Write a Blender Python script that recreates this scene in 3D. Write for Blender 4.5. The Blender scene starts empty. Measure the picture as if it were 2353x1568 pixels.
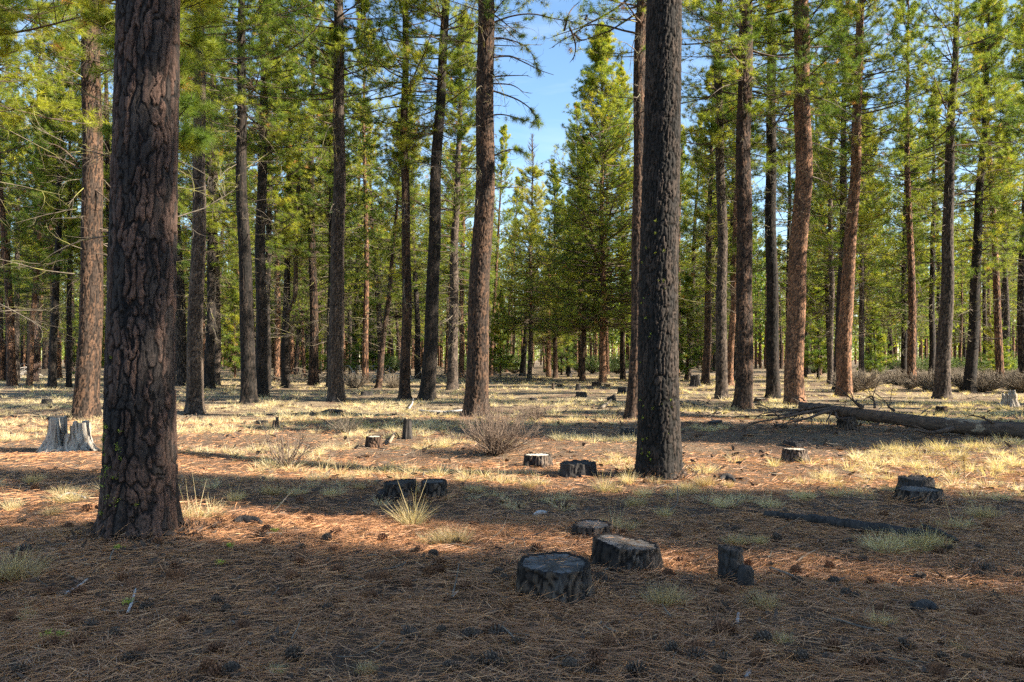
import bpy, math, random
import numpy as np
from mathutils import Vector, Quaternion, Matrix

random.seed(7)
RNG = np.random.default_rng(11)
SC = bpy.context.scene
COL = SC.collection
PI = math.pi
F, CX, HY, CAMH = 1830.0, 1176.5, 825.0, 1.6      # focal length, centre, horizon (photo 2353 px wide), eye height
SUN_AZ, SUN_EL = math.radians(104), math.radians(31)

# ------------------------------------------------------------------ noise
def _hash(ix, iy, iz, seed):
    with np.errstate(over='ignore'):
        h = (ix.astype(np.uint32)*np.uint32(374761393) + iy.astype(np.uint32)*np.uint32(668265263)
             + iz.astype(np.uint32)*np.uint32(2246822519) + np.uint32((seed*3266489917) & 0xffffffff))
        h = (h ^ (h >> np.uint32(13)))*np.uint32(1274126177)
        h = (h ^ (h >> np.uint32(16)))*np.uint32(2654435769)
        h = h ^ (h >> np.uint32(15))
    return h.astype(np.float64)/4294967295.0

def vnoise(x, y, z, seed=0):
    x, y, z = np.broadcast_arrays(np.asarray(x, float), np.asarray(y, float), np.asarray(z, float))
    fx, fy, fz = np.floor(x), np.floor(y), np.floor(z)
    ix, iy, iz = fx.astype(np.int64), fy.astype(np.int64), fz.astype(np.int64)
    tx, ty, tz = x-fx, y-fy, z-fz
    tx, ty, tz = tx*tx*(3-2*tx), ty*ty*(3-2*ty), tz*tz*(3-2*tz)
    r = 0
    for a in (0, 1):
        for b in (0, 1):
            for c in (0, 1):
                w = (tx if a else 1-tx)*(ty if b else 1-ty)*(tz if c else 1-tz)
                r = r + w*_hash(ix+a, iy+b, iz+c, seed)
    return r

def fbm(x, y, z, seed=0, n=4):
    r, a, s = 0, .5, 1
    for i in range(n):
        r = r + a*vnoise(np.asarray(x)*s, np.asarray(y)*s, np.asarray(z)*s, seed+i)
        a *= .5; s *= 2.03
    return r

def worley(u, v, nu, seed):
    iu, iv = np.floor(u).astype(np.int64), np.floor(v).astype(np.int64)
    f1 = np.full(u.shape, 9.); f2 = np.full(u.shape, 9.); cid = np.zeros(u.shape)
    for a in (-1, 0, 1):
        for b in (-1, 0, 1):
            cu, cv = iu+a, iv+b
            wu = np.mod(cu, nu)
            h1 = _hash(wu, cv, np.zeros_like(cu), seed); h2 = _hash(wu, cv, np.ones_like(cu), seed)
            d = np.hypot(cu+.1+.8*h1-u, cv+.1+.8*h2-v)
            nearer = d < f1
            f2 = np.where(nearer, f1, np.minimum(f2, d)); cid = np.where(nearer, h1, cid); f1 = np.where(nearer, d, f1)
    return f1, f2, cid

def sstep(a, b, x):
    t = np.clip((x-a)/(b-a), 0, 1)
    return t*t*(3-2*t)

# ------------------------------------------------------------------ the lie of the land
def hgt(x, y):
    x = np.asarray(x, float); y = np.asarray(y, float)
    h = .05*np.sin(.35*x+1)*np.sin(.31*y+.5) + .03*np.sin(.8*x+.5*y) + .025*np.sin(1.7*y-.6*x+2)
    h = h + .09*np.exp(-((x+3.4)**2+(y-6.9)**2)/1.3) + .06*np.exp(-((x-.35)**2+(y-5.6)**2)/1.2)
    h = h + .10*np.exp(-((x-5.5)**2/14+(y-17.5)**2/3.))
    return h

CAMZ = CAMH
def at(px, py):                  # a photo pixel on the ground -> x, y, z
    d = CAMH*F/(py-HY); h = 0.
    for _ in range(6):
        h = float(hgt((px-CX)/F*d, d)); d = .5*d+.5*(CAMZ-h)*F/(py-HY)
    return Vector(((px-CX)/F*d, d, h))
def at_d(px, py, d):             # a photo pixel at a known distance
    return Vector(((px-CX)/F*d, d, CAMZ-(py-HY)/F*d))

# ------------------------------------------------------------------ mesh helpers
def mesh(name, V, Fc, mat=None, smooth=False, attrs=None):
    V = np.ascontiguousarray(V, np.float32).reshape(-1, 3)
    lists = Fc if isinstance(Fc, list) else [Fc]
    lists = [np.ascontiguousarray(f, np.int32) for f in lists if len(f)]
    me = bpy.data.meshes.new(name)
    me.vertices.add(len(V)); me.vertices.foreach_set('co', V.ravel())
    loops = np.concatenate([f.ravel() for f in lists])
    tot = np.concatenate([np.full(len(f), f.shape[1], np.int32) for f in lists])
    start = np.concatenate([[0], np.cumsum(tot)[:-1]]).astype(np.int32)
    me.loops.add(len(loops)); me.loops.foreach_set('vertex_index', loops)
    me.polygons.add(len(tot)); me.polygons.foreach_set('loop_start', start)
    try: me.polygons.foreach_set('loop_total', tot)
    except Exception: pass
    me.polygons.foreach_set('use_smooth', np.full(len(tot), smooth, bool))
    for k, a in (attrs or {}).items():
        at_ = me.attributes.new(k, 'FLOAT', 'POINT'); at_.data.foreach_set('value', np.ascontiguousarray(a, np.float32).ravel())
    if mat: me.materials.append(mat)
    me.update(); me.validate()
    return me

def obj(name, me, parent=None, loc=None, rot=None, scale=None):
    o = bpy.data.objects.new(name, me); COL.objects.link(o)
    if parent: o.parent = parent
    if loc is not None: o.location = loc
    if rot is not None: o.rotation_euler = rot
    if scale is not None: o.scale = scale if hasattr(scale, '__len__') else (scale,)*3
    return o

def tag(o, label=None, cat=None, group=None, kind=None):
    if label: o['label'] = label
    if cat: o['category'] = cat
    if group: o['group'] = group
    if kind: o['kind'] = kind
    return o
def empty(name, loc, label, cat, group=None, rot=(0, 0, 0)):
    o = obj(name, None, None, loc, rot); o.empty_display_size = .1
    return tag(o, label, cat, group)

class Geo:                        # gathers pieces into one mesh
    def __init__(s): s.v = []; s.q = []; s.t = []; s.n = 0; s.a = []
    def add(s, V, quads=None, tris=None, a=0.):
        V = np.asarray(V, float).reshape(-1, 3)
        if quads is not None and len(quads): s.q.append(np.asarray(quads, int)+s.n)
        if tris is not None and len(tris): s.t.append(np.asarray(tris, int)+s.n)
        s.a.append(np.broadcast_to(np.asarray(a, float), (len(V),))); s.v.append(V); s.n += len(V)
    def mesh(s, name, mat, smooth=False, attr='tint'):
        L = []
        if s.q: L.append(np.concatenate(s.q))
        if s.t: L.append(np.concatenate(s.t))
        return mesh(name, np.concatenate(s.v), L, mat, smooth, {attr: np.concatenate(s.a)})

def nrm(v): return v/np.maximum(np.linalg.norm(v, axis=-1, keepdims=True), 1e-9)

def tubes(geo, P, R, sides=5, a=0.):
    """P (n,m,3) centre lines, R (n,m) radii"""
    P = np.asarray(P, float); R = np.asarray(R, float)
    if len(P) == 0: return
    n, m, _ = P.shape
    T = nrm(np.gradient(P, axis=1))
    ref = np.where(np.abs(T[..., 2:3]) > .9, np.array([1., 0, 0]), np.array([0, 0, 1.]))
    A = nrm(np.cross(T, ref)); B = np.cross(T, A)
    th = np.arange(sides)*2*PI/sides
    V = P[:, :, None, :]+R[:, :, None, None]*(np.cos(th)[None, None, :, None]*A[:, :, None, :]+np.sin(th)[None, None, :, None]*B[:, :, None, :])
    i = np.arange(n)[:, None, None]*m*sides; j = np.arange(m-1)[None, :, None]*sides; k = np.arange(sides)[None, None, :]
    k2 = (k+1) % sides
    Q = np.stack([i+j+k, i+j+k2, i+j+sides+k2, i+j+sides+k], -1).reshape(-1, 4)
    geo.add(V.reshape(-1, 3), Q, a=np.repeat(np.broadcast_to(np.asarray(a, float), (n,)), m*sides))

def polytube(geo, pts, radii, sides=8, sub=4, a=0., cap=True):
    pts = np.asarray(pts, float); n = len(pts)
    t = np.linspace(0, n-1, (n-1)*sub+1)
    def cr(A):
        A = np.asarray(A, float); i = np.clip(np.floor(t).astype(int), 0, n-2); f = (t-i)
        if A.ndim > 1: f = f[:, None]
        p0, p1, p2, p3 = A[np.maximum(i-1, 0)], A[i], A[i+1], A[np.minimum(i+2, n-1)]
        return .5*((2*p1)+(-p0+p2)*f+(2*p0-5*p1+4*p2-p3)*f*f+(-p0+3*p1-3*p2+p3)*f**3)
    P, R = cr(pts), np.maximum(cr(radii), .0008)
    if cap:
        P = np.concatenate([P[:1], P, P[-1:]]); R = np.concatenate([[1e-4], R, [1e-4]])
        P[0] -= nrm(P[2]-P[1])*1e-4; P[-1] += nrm(P[-2]-P[-3])*1e-4
    tubes(geo, P[None], R[None], sides, a)

def blades(geo, B, D, L, W, bend, a=0., seg=2):
    """thin tapering blades: roots B, directions D, lengths L, widths W; bend = sag vectors"""
    n = len(B); side = nrm(np.cross(D, RNG.normal(size=(n, 3))))
    L = np.broadcast_to(L, (n,))[:, None]; W = np.broadcast_to(W, (n,))[:, None]
    M = B+D*L*.5+bend*.28; Tp = B+D*L+bend
    if seg == 1:
        V = np.stack([B-side*W*.5, B+side*W*.5, Tp], 1)
        geo.add(V, None, np.arange(n*3).reshape(-1, 3), a=np.repeat(np.broadcast_to(a, (n,)), 3)); return
    V = np.stack([B-side*W*.5, B+side*W*.5, M+side*W*.45, M-side*W*.45, Tp+side*W*.12, Tp-side*W*.12], 1)
    o = np.arange(n)[:, None]*6
    Q = np.concatenate([o+np.array([[0, 1, 2, 3]]), o+np.array([[3, 2, 4, 5]])])
    geo.add(V, Q, a=np.repeat(np.broadcast_to(a, (n,)), 6))

# ------------------------------------------------------------------ materials
def mat_base(name, rough=.85):
    m = bpy.data.materials.new(name); m.use_nodes = True
    nt = m.node_tree; b = nt.nodes['Principled BSDF']; b.inputs['Roughness'].default_value = rough
    b.inputs['Specular IOR Level'].default_value = .25
    return m, nt, b
def N(nt, t, **kw):
    n = nt.nodes.new(t)
    for k, v in kw.items():
        if k in n.inputs: n.inputs[k].default_value = v
        else: setattr(n, k, v)
    return n
def ramp(nt, src, stops):
    r = nt.nodes.new('ShaderNodeValToRGB'); e = r.color_ramp.elements
    while len(e) < len(stops): e.new(.5)
    for i, (p, c) in enumerate(stops): e[i].position = p; e[i].color = (*c, 1)
    if src is not None: nt.links.new(src, r.inputs[0])
    return r.outputs[0]
def mix(nt, fac, a, b, mode='MIX'):
    m = nt.nodes.new('ShaderNodeMix'); m.data_type = 'RGBA'; m.blend_type = mode
    for v, s in ((fac, m.inputs[0]), (a, m.inputs[6]), (b, m.inputs[7])):
        if hasattr(v, 'is_linked'): nt.links.new(v, s)
        elif isinstance(v, (int, float)): s.default_value = v
        else: s.default_value = (*v, 1)
    return m.outputs[2]
def noise(nt, vec, scale, detail=4, rough=.6, dist=0.):
    n = N(nt, 'ShaderNodeTexNoise'); n.inputs['Scale'].default_value = scale; n.inputs['Detail'].default_value = detail
    n.inputs['Roughness'].default_value = rough; n.inputs['Distortion'].default_value = dist
    if vec is not None: nt.links.new(vec, n.inputs['Vector'])
    return n.outputs['Fac']
def objcoord(nt, sc=(1, 1, 1)):
    tc = N(nt, 'ShaderNodeTexCoord'); mp = N(nt, 'ShaderNodeMapping'); mp.inputs['Scale'].default_value = sc
    nt.links.new(tc.outputs['Object'], mp.inputs['Vector']); return mp.outputs[0]
def bump(nt, b, h, strength, dist):
    bn = N(nt, 'ShaderNodeBump'); bn.inputs['Strength'].default_value = strength; bn.inputs['Distance'].default_value = dist
    nt.links.new(h, bn.inputs['Height']); nt.links.new(bn.outputs[0], b.inputs['Normal'])
def attr(nt, name):
    a = N(nt, 'ShaderNodeAttribute'); a.attribute_name = name; return a.outputs['Fac']
def math_(nt, op, a, b):
    m = N(nt, 'ShaderNodeMath', operation=op)
    for v, s in ((a, m.inputs[0]), (b, m.inputs[1])):
        if hasattr(v, 'is_linked'): nt.links.new(v, s)
        else: s.default_value = v
    return m.outputs[0]

def bark_mat(name, plate, plate2, furrow, near=True, grey=(.2, .19, .18), grey_amt=.35):
    """plates of scaly bark between dark furrows; near trunks carry the plates as relief in the mesh"""
    m, nt, b = mat_base(name, .9)
    co = objcoord(nt); cs = objcoord(nt, (1, 1, .28))
    if near:
        pl = attr(nt, 'plate'); tone = attr(nt, 'cell')
    else:
        nd = N(nt, 'ShaderNodeTexNoise'); nd.inputs['Scale'].default_value = 6; nt.links.new(cs, nd.inputs['Vector'])
        mx = N(nt, 'ShaderNodeVectorMath', operation='MULTIPLY_ADD'); nt.links.new(nd.outputs['Color'], mx.inputs[0])
        mx.inputs[1].default_value = (.12, .12, .12); nt.links.new(cs, mx.inputs[2])
        vo = N(nt, 'ShaderNodeTexVoronoi', feature='DISTANCE_TO_EDGE'); vo.inputs['Scale'].default_value = 11
        nt.links.new(mx.outputs[0], vo.inputs['Vector'])
        pl = ramp(nt, vo.outputs['Distance'], [(.04, (0, 0, 0)), (.22, (1, 1, 1))])
        tone = noise(nt, cs, 9, 2)
    fine = noise(nt, cs, 60, 6, .7)
    c = mix(nt, ramp(nt, tone, [(.38, (0, 0, 0)), (.56, (1, 1, 1))]), plate, plate2)
    c = mix(nt, ramp(nt, noise(nt, cs, 14, 5, .7), [(.45, (0, 0, 0)), (.7, (grey_amt,)*3)]), c, grey)
    c = mix(nt, ramp(nt, fine, [(.3, (.75,)*3), (.55, (0, 0, 0))]), c, furrow)
    c = mix(nt, pl, furrow, c)
    oi = N(nt, 'ShaderNodeObjectInfo')
    lowf = ramp(nt, noise(nt, co, 1.4, 3), [(.3, (.72,)*3), (.7, (1.3,)*3)]); vm = N(nt, 'ShaderNodeMapRange'); nt.links.new(oi.outputs['Random'], vm.inputs[0]); vm.inputs[3].default_value = .85; vm.inputs[4].default_value = 1.15
    v = N(nt, 'ShaderNodeMath', operation='MULTIPLY'); nt.links.new(vm.outputs[0], v.inputs[0]); nt.links.new(lowf, v.inputs[1])
    hsv = N(nt, 'ShaderNodeHueSaturation'); nt.links.new(v.outputs[0], hsv.inputs['Value']); nt.links.new(c, hsv.inputs['Color'])
    nt.links.new(hsv.outputs[0], b.inputs['Base Color'])
    hh = math_(nt, 'ADD', math_(nt, 'MULTIPLY', pl, .6 if near else 1.3), fine)
    bump(nt, b, hh, .9, .012 if near else .03)
    return m

TONES = {  # plate, plate2, furrow, grey, grey amount
    'red':    ((.036, .028, .024), (.112, .066, .048), (.008, .007, .007), (.10, .08, .068), .35),
    'dark':   ((.020, .017, .015), (.055, .040, .031), (.005, .005, .004), (.058, .047, .038), .35),
    'brown':  ((.050, .033, .024), (.128, .072, .043), (.008, .006, .005), (.085, .07, .058), .42),
    'orange': ((.15, .082, .047), (.33, .165, .087), (.034, .020, .014), (.21, .155, .112), .4),
    'grey':   ((.062, .046, .035), (.132, .096, .071), (.011, .009, .008), (.145, .122, .102), .48),
    'stump':  ((.030, .023, .019), (.11, .077, .053), (.006, .005, .005), (.15, .135, .118), .5),
}
BARK = {k: bark_mat('bark_'+k, v[0], v[1], v[2], True, v[3], v[4]) for k, v in TONES.items()}
BARKF = {k: bark_mat('far_bark_'+k, v[0], v[1], v[2], False, v[3], v[4]) for k, v in TONES.items()}

def needle_mat(name, stops, trans=.44):
    m = bpy.data.materials.new(name); m.use_nodes = True; nt = m.node_tree; b = nt.nodes['Principled BSDF']
    b.inputs['Roughness'].default_value = .45; b.inputs['Specular IOR Level'].default_value = .3
    t = attr(nt, 'tint'); g = N(nt, 'ShaderNodeNewGeometry'); oi = N(nt, 'ShaderNodeObjectInfo')
    f = math_(nt, 'ADD', math_(nt, 'MULTIPLY', t, .62), math_(nt, 'MULTIPLY', g.outputs['Random Per Island'], .2))
    f = math_(nt, 'ADD', f, math_(nt, 'MULTIPLY', oi.outputs['Random'], .17))
    c = ramp(nt, f, stops)
    nt.links.new(c, b.inputs['Base Color'])
    tr = N(nt, 'ShaderNodeBsdfTranslucent'); nt.links.new(mix(nt, 1., c, (1.7, 1.7, .9), 'MULTIPLY'), tr.inputs[0])
    ms = N(nt, 'ShaderNodeMixShader'); ms.inputs[0].default_value = trans
    nt.links.new(b.outputs[0], ms.inputs[1]); nt.links.new(tr.outputs[0], ms.inputs[2])
    nt.links.new(ms.outputs[0], nt.nodes['Material Output'].inputs[0])
    return m
M_NEEDLE = needle_mat('pine_needles', [(0, (.035, .075, .02)), (.28, (.12, .18, .03)), (.6, (.29, .31, .040)), (.84, (.46, .41, .05)), (.96, (.48, .25, .09))])
M_YELLOW = needle_mat('yellow_needles', [(0, (.14, .19, .035)), (.4, (.30, .32, .055)), (.8, (.46, .38, .09)), (.96, (.50, .28, .10))])
M_BUSH = needle_mat('bush_leaves', [(0, (.05, .09, .025)), (.5, (.10, .15, .04)), (1, (.19, .23, .06))], .3)
M_GRASS = needle_mat('dry_grass', [(0, (.20, .17, .085)), (.25, (.44, .335, .155)), (.6, (.57, .475, .30)), (1, (.72, .62, .43))], .35)
M_GREENGRASS = needle_mat('greenish_grass', [(0, (.22, .155, .085)), (.4, (.40, .295, .17)), (1, (.54, .42, .26))], .35)
M_LITTER = needle_mat('fallen_needles', [(0, (.11, .06, .036)), (.3, (.38, .19, .095)), (.55, (.63, .325, .155)), (.8, (.72, .455, .235)), (1, (.58, .48, .36))], .12)
M_LICHEN = needle_mat('lichen', [(0, (.22, .27, .03)), (1, (.36, .40, .05))], .1)

def wood_mat(name, c1, c2, scale=(1, 1, .15), s=30, rough=.85, bd=.006, d1=None, d2=None):
    m, nt, b = mat_base(name, rough); co = objcoord(nt, scale)
    n1 = noise(nt, co, s, 6, .7); n2 = noise(nt, objcoord(nt), 5, 3)
    t = attr(nt, 'tint')
    c = mix(nt, ramp(nt, n1, [(.36, (0, 0, 0)), (.62, (1, 1, 1))]), c1, c2)
    c = mix(nt, math_(nt, 'MULTIPLY', n2, .5), c, tuple(x*.45 for x in c1))
    if d1:
        cd = mix(nt, ramp(nt, n1, [(.36, (0, 0, 0)), (.62, (1, 1, 1))]), d1, d2)
        cd = mix(nt, ramp(nt, noise(nt, objcoord(nt), 2.6, 4), [(.52, (0, 0, 0)), (.62, (.7,)*3)]), cd, (.27, .27, .055))
        c = mix(nt, t, c, cd)
    nt.links.new(c, b.inputs['Base Color']); bump(nt, b, n1, .8, bd); return m
M_BRANCH = wood_mat('branch_bark', (.07, .048, .036), (.16, .115, .085), (1, 1, 1), 18, d1=(.085, .068, .052), d2=(.18, .15, .115))
M_DEAD = wood_mat('dead_branch_wood', (.10, .08, .06), (.26, .22, .17), (1, 1, 1), 16)
M_CHAR = wood_mat('charred_wood', (.016, .014, .013), (.075, .065, .058), (1, 1, .25), 26, .8, .02)
M_LOGBARK = wood_mat('log_bark', (.05, .036, .028), (.17, .115, .08), (.3, 1, 1), 14, .9, .03)
M_BARE = wood_mat('bare_wood', (.13, .09, .06), (.46, .36, .25), (.2, 1, 1), 16, .8, .006)
M_WHITE = wood_mat('weathered_wood', (.14, .11, .085), (.62, .55, .45), (1, 1, .07), 22, .85, .02)
M_STICK = wood_mat('bleached_stick', (.34, .31, .28), (.62, .58, .54), (1, 1, 1), 20)
M_TWIG = wood_mat('shrub_twigs', (.12, .085, .062), (.29, .215, .16), (1, 1, 1), 10)
M_SAGE = wood_mat('brush_twigs', (.13, .10, .075), (.30, .25, .18), (1, 1, 1), 3)
M_CONE = wood_mat('cone_scales', (.08, .04, .023), (.38, .19, .10), (1, 1, 1), 60)
M_OLDCONE = wood_mat('old_cone_scales', (.045, .034, .026), (.215, .16, .12), (1, 1, 1), 60)

def cut_mat(name, light, dark, grey):
    m, nt, b = mat_base(name, .85); co = objcoord(nt)
    w = N(nt, 'ShaderNodeTexWave', wave_type='RINGS', rings_direction='Z'); w.inputs['Scale'].default_value = 26
    w.inputs['Distortion'].default_value = 2.5; w.inputs['Detail'].default_value = 3; nt.links.new(co, w.inputs['Vector'])
    n1 = noise(nt, co, 7, 5, .65); n2 = noise(nt, co, 45, 4)
    c = mix(nt, w.outputs['Fac'], light, tuple(x*.5 for x in light))
    c = mix(nt, ramp(nt, n1, [(.38, (0, 0, 0)), (.62, (1, 1, 1))]), c, grey)
    c = mix(nt, ramp(nt, n1, [(.6, (0, 0, 0)), (.72, (.9,)*3)]), c, dark)
    sp = N(nt, 'ShaderNodeSeparateXYZ'); nt.links.new(co, sp.inputs[0]); an = math_(nt, 'ARCTAN2', sp.outputs[1], sp.outputs[0])
    cr = N(nt, 'ShaderNodeTexNoise', noise_dimensions='1D'); cr.inputs['Scale'].default_value = 3.2; cr.inputs['Detail'].default_value = 3; nt.links.new(an, cr.inputs['W'])
    c = mix(nt, ramp(nt, cr.outputs['Fac'], [(.47, (0, 0, 0)), (.495, (.85,)*3), (.505, (.85,)*3), (.53, (0, 0, 0))]), c, tuple(x*.4 for x in dark))
    c = mix(nt, ramp(nt, n2, [(.55, (0, 0, 0)), (.75, (.7,)*3)]), c, dark)
    nt.links.new(c, b.inputs['Base Color']); bump(nt, b, n2, .6, .006); return m
M_CUT = cut_mat('grey_cut_face', (.10, .085, .07), (.028, .023, .019), (.17, .16, .15))
M_CUTL = cut_mat('pale_cut_face', (.66, .58, .44), (.30, .23, .15), (.62, .58, .5))

# ground
def ground_mat():
    m, nt, b = mat_base('forest_floor', .95)
    tc = N(nt, 'ShaderNodeTexCoord'); P = tc.outputs['Object']
    big = noise(nt, P, .35, 4); mid = noise(nt, P, 2.2, 5, .65); fin = noise(nt, P, 22, 6, .7)
    mp = N(nt, 'ShaderNodeMapping'); mp.inputs['Scale'].default_value = (6, 60, 20); mp.inputs['Rotation'].default_value = (0, 0, .35); nt.links.new(P, mp.inputs['Vector'])
    st1 = noise(nt, mp.outputs[0], 1.6, 4, .6, .8)
    mp2 = N(nt, 'ShaderNodeMapping'); mp2.inputs['Scale'].default_value = (55, 7, 20); mp2.inputs['Rotation'].default_value = (0, 0, .5); nt.links.new(P, mp2.inputs['Vector'])
    st2 = noise(nt, mp2.outputs[0], 1.6, 4, .6, .8)
    st = math_(nt, 'MAXIMUM', st1, st2)
    c = ramp(nt, st, [(.42, (.035, .026, .019)), (.55, (.13, .076, .047)), (.66, (.27, .156, .09)), (.82, (.42, .275, .165))])
    c = mix(nt, ramp(nt, fin, [(.35, (.6,)*3), (.55, (0, 0, 0))]), c, (.04, .032, .027))
    c = mix(nt, ramp(nt, mid, [(.4, (0, 0, 0)), (.66, (.6,)*3)]), c, (.085, .06, .045))
    # straw-coloured thatch on the open floor farther off
    sep = N(nt, 'ShaderNodeSeparateXYZ'); nt.links.new(P, sep.inputs[0])
    far = ramp(nt, math_(nt, 'DIVIDE', sep.outputs['Y'], 60), [(.15, (.05,)*3), (.45, (.6,)*3)])
    gm = math_(nt, 'MULTIPLY', far, ramp(nt, math_(nt, 'ADD', math_(nt, 'MULTIPLY', big, .5), math_(nt, 'MULTIPLY', mid, .5)), [(.42, (0, 0, 0)), (.55, (1, 1, 1))]))
    straw = ramp(nt, fin, [(.3, (.22, .165, .095)), (.7, (.50, .41, .245))])
    c = mix(nt, gm, c, straw)
    nt.links.new(c, b.inputs['Base Color'])
    bump(nt, b, math_(nt, 'ADD', st, fin), 1., .03)
    return m
def axis(lo, hi, step, far, k=1.22):
    a = list(np.arange(lo, hi, step)); s = step
    up = []; x = hi
    while x < far: up.append(x); s *= k; x += s
    return np.array(a+up+[far])
xs_p = axis(0, 9, .1, 1500); xs = np.concatenate([-xs_p[:0:-1], xs_p])
ys = np.concatenate([[-300, -100, -40, -15, -5, -1], axis(1, 22, .1, 2500)])
GX, GY = np.meshgrid(xs, ys)
GZ = hgt(GX, GY)*np.where(GY > 200, 0, 1) + (fbm(GX*2.5, GY*2.5, 0, 5)-.47)*.05*np.exp(-GY.clip(0)/25)+(vnoise(GX*9, GY*9, 0, 9)-.5)*.02*np.exp(-GY.clip(0)/12)
nx, ny = len(xs), len(ys)
I = (np.arange(ny-1)[:, None]*nx+np.arange(nx-1)[None]).ravel()
g = obj('ground', mesh('ground', np.stack([GX, GY, GZ], -1), np.stack([I, I+1, I+1+nx, I+nx], -1), ground_mat(), True))
tag(g, 'forest floor of brown needle litter and straw grass', 'ground', kind='structure')

# ------------------------------------------------------------------ trunks
def trunk_mesh(name, zr, H, d, tone, seed, wob=.04, cw=.085, ch=.32, depth=.022, flare=.30, zvis=None):
    """zr = [(z, r), ...]; relief of bark plates in the mesh"""
    zz = np.array([a for a, _ in zr]); rr = np.array([b for _, b in zr])
    px = d*.00128; zvis = zvis or min(H, CAMH+.47*d)
    dz = max(px*1.0, .009)
    z = np.concatenate([np.arange(-.12, zvis, dz), np.linspace(zvis, H, 30)])
    r = np.interp(z, zz, rr); r0 = rr[0]
    nt = int(np.clip(2*PI*r0/max(px*.9, .007), 22, 300))
    th = np.arange(nt)*2*PI/nt
    Z, T = np.meshgrid(z, th, indexing='ij'); R = np.repeat(r[:, None], nt, 1)
    lob = 1+.05*np.sin(2*T+seed)+.04*np.sin(3*T+seed*2.1)
    fl = flare*(.55*np.exp(-np.maximum(Z, 0)/(r0*2.0))+.6*np.exp(-np.maximum(Z, 0)/(r0*.45)))*(1+.45*np.sin(5*T+seed)+.25*np.sin(3*T+2*seed))
    nu = max(6, int(2*PI*r0/cw))
    cx, cy = np.cos(T)*r0, np.sin(T)*r0
    w1 = fbm(cx*6, cy*6, Z*3, seed, 3)-.45; w2 = fbm(cx*6+9, cy*6, Z*3, seed+31, 3)-.45
    w3 = fbm(cx*22, cy*22, Z*9, seed+77, 3)-.45
    u = T/(2*PI)*nu+w1*1.9+w3*1.5+.35*np.sin(Z*1.1+seed); v = Z/ch+w2*3.0+w3*1.2+5000
    f1, f2, cid = worley(u, v, nu, seed)
    plate = sstep(.04, .26, f2-f1)
    u2 = T/(2*PI)*nu*2+w2*2; g1, g2, c2 = worley(u2, Z/(ch*.45)+w1*2+5000, nu*2, seed+3)
    plate = plate*(.55+.45*sstep(.0, .16, g2-g1))
    plate = np.clip(plate, 0, 1)
    rough = fbm(cx*28, cy*28, Z*16, seed+7, 3)-.45
    fade = np.clip(R/r0, .3, 1)
    off = (depth*(plate-.6)*(.5+.9*cid)+depth*.55*rough)*fade
    Rf = R*lob*(1+fl)+off
    wx = wob*(np.sin(Z*.55+seed)+.5*np.sin(Z*1.3+seed*3)-math.sin(seed)-.5*math.sin(seed*3))
    wy = wob*(np.sin(Z*.5+seed*2)-math.sin(seed*2))
    V = np.stack([np.cos(T)*Rf+wx, np.sin(T)*Rf+wy, Z], -1)
    n = len(z); i = np.arange(n-1)[:, None]*nt; k = np.arange(nt)[None]; k2 = (k+1) % nt
    Q = np.stack([i+k, i+k2, i+nt+k2, i+nt+k], -1).reshape(-1, 4)
    cell = np.clip(.55*cid+.25*c2+.35*(fbm(cx*7, cy*7, Z*1.5, seed+50, 3)-.22), 0, 1)
    return mesh(name, V, Q, BARK[tone], True, {'plate': plate, 'cell': cell}), (lambda q: (float(np.interp(q, z, wx[:, 0])), float(np.interp(q, z, wy[:, 0])), float(np.interp(q, z, r))))

def far_trunk(name, H, r, tone, seed, nt=10):
    z = np.concatenate([[-.1, 0, .15, .4], np.linspace(1, H, 16)]); th = np.arange(nt)*2*PI/nt
    Z, T = np.meshgrid(z, th, indexing='ij')
    R = r*np.clip(1-Z.clip(0)/H*.97, .03, 1)**.8*(1+.35*np.exp(-Z.clip(0)/.25))
    wob = .10*np.sin(Z*.4+seed)*np.minimum(Z/4, 1).clip(0)
    V = np.stack([np.cos(T)*R+wob, np.sin(T)*R, Z], -1); n = len(z)
    i = np.arange(n-1)[:, None]*nt; k = np.arange(nt)[None]; k2 = (k+1) % nt
    return mesh(name, V, np.stack([i+k, i+k2, i+nt+k2, i+nt+k], -1).reshape(-1, 4), BARKF[tone], True)

# ------------------------------------------------------------------ crowns
def curve(start, az, el, L, up, m, rng, wig=.12):
    """n curves of m points; el start elevation, up added elevation along the length"""
    n = len(az); t = np.linspace(0, 1, m)
    e = el[:, None]+up[:, None]*t[None]**1.3+np.cumsum(rng.normal(0, wig, (n, m)), 1)*.5
    a = az[:, None]+np.cumsum(rng.normal(0, wig, (n, m)), 1)*.6
    D = np.stack([np.cos(e)*np.cos(a), np.cos(e)*np.sin(a), np.sin(e)], -1)
    st = L[:, None, None]/(m-1)*D
    P = np.concatenate([np.zeros((n, 1, 3)), np.cumsum(st[:, :-1], 1)], 1)+start[:, None]
    return P, D, a, e

def tufts(geo, P, D, k, w, L, rng, tint, droop=.25):
    n = len(P)
    P = np.repeat(P, k, 0); D0 = np.repeat(nrm(D), k, 0); tt = np.repeat(tint, k)
    u = rng.random(n*k)
    ax = nrm(np.cross(D0, rng.normal(size=(n*k, 3))))
    ang = np.radians(12+88*rng.random(n*k)**.85)
    dr = nrm(D0*np.cos(ang)[:, None]+ax*np.sin(ang)[:, None])
    B = P-D0*(u*.09)[:, None]
    Ln = L*(.7+.45*rng.random(n*k)); bend = np.zeros((n*k, 3)); bend[:, 2] = -droop*Ln*rng.random(n*k)
    blades(geo, B, dr, Ln, w, bend, tt, 1)

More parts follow.
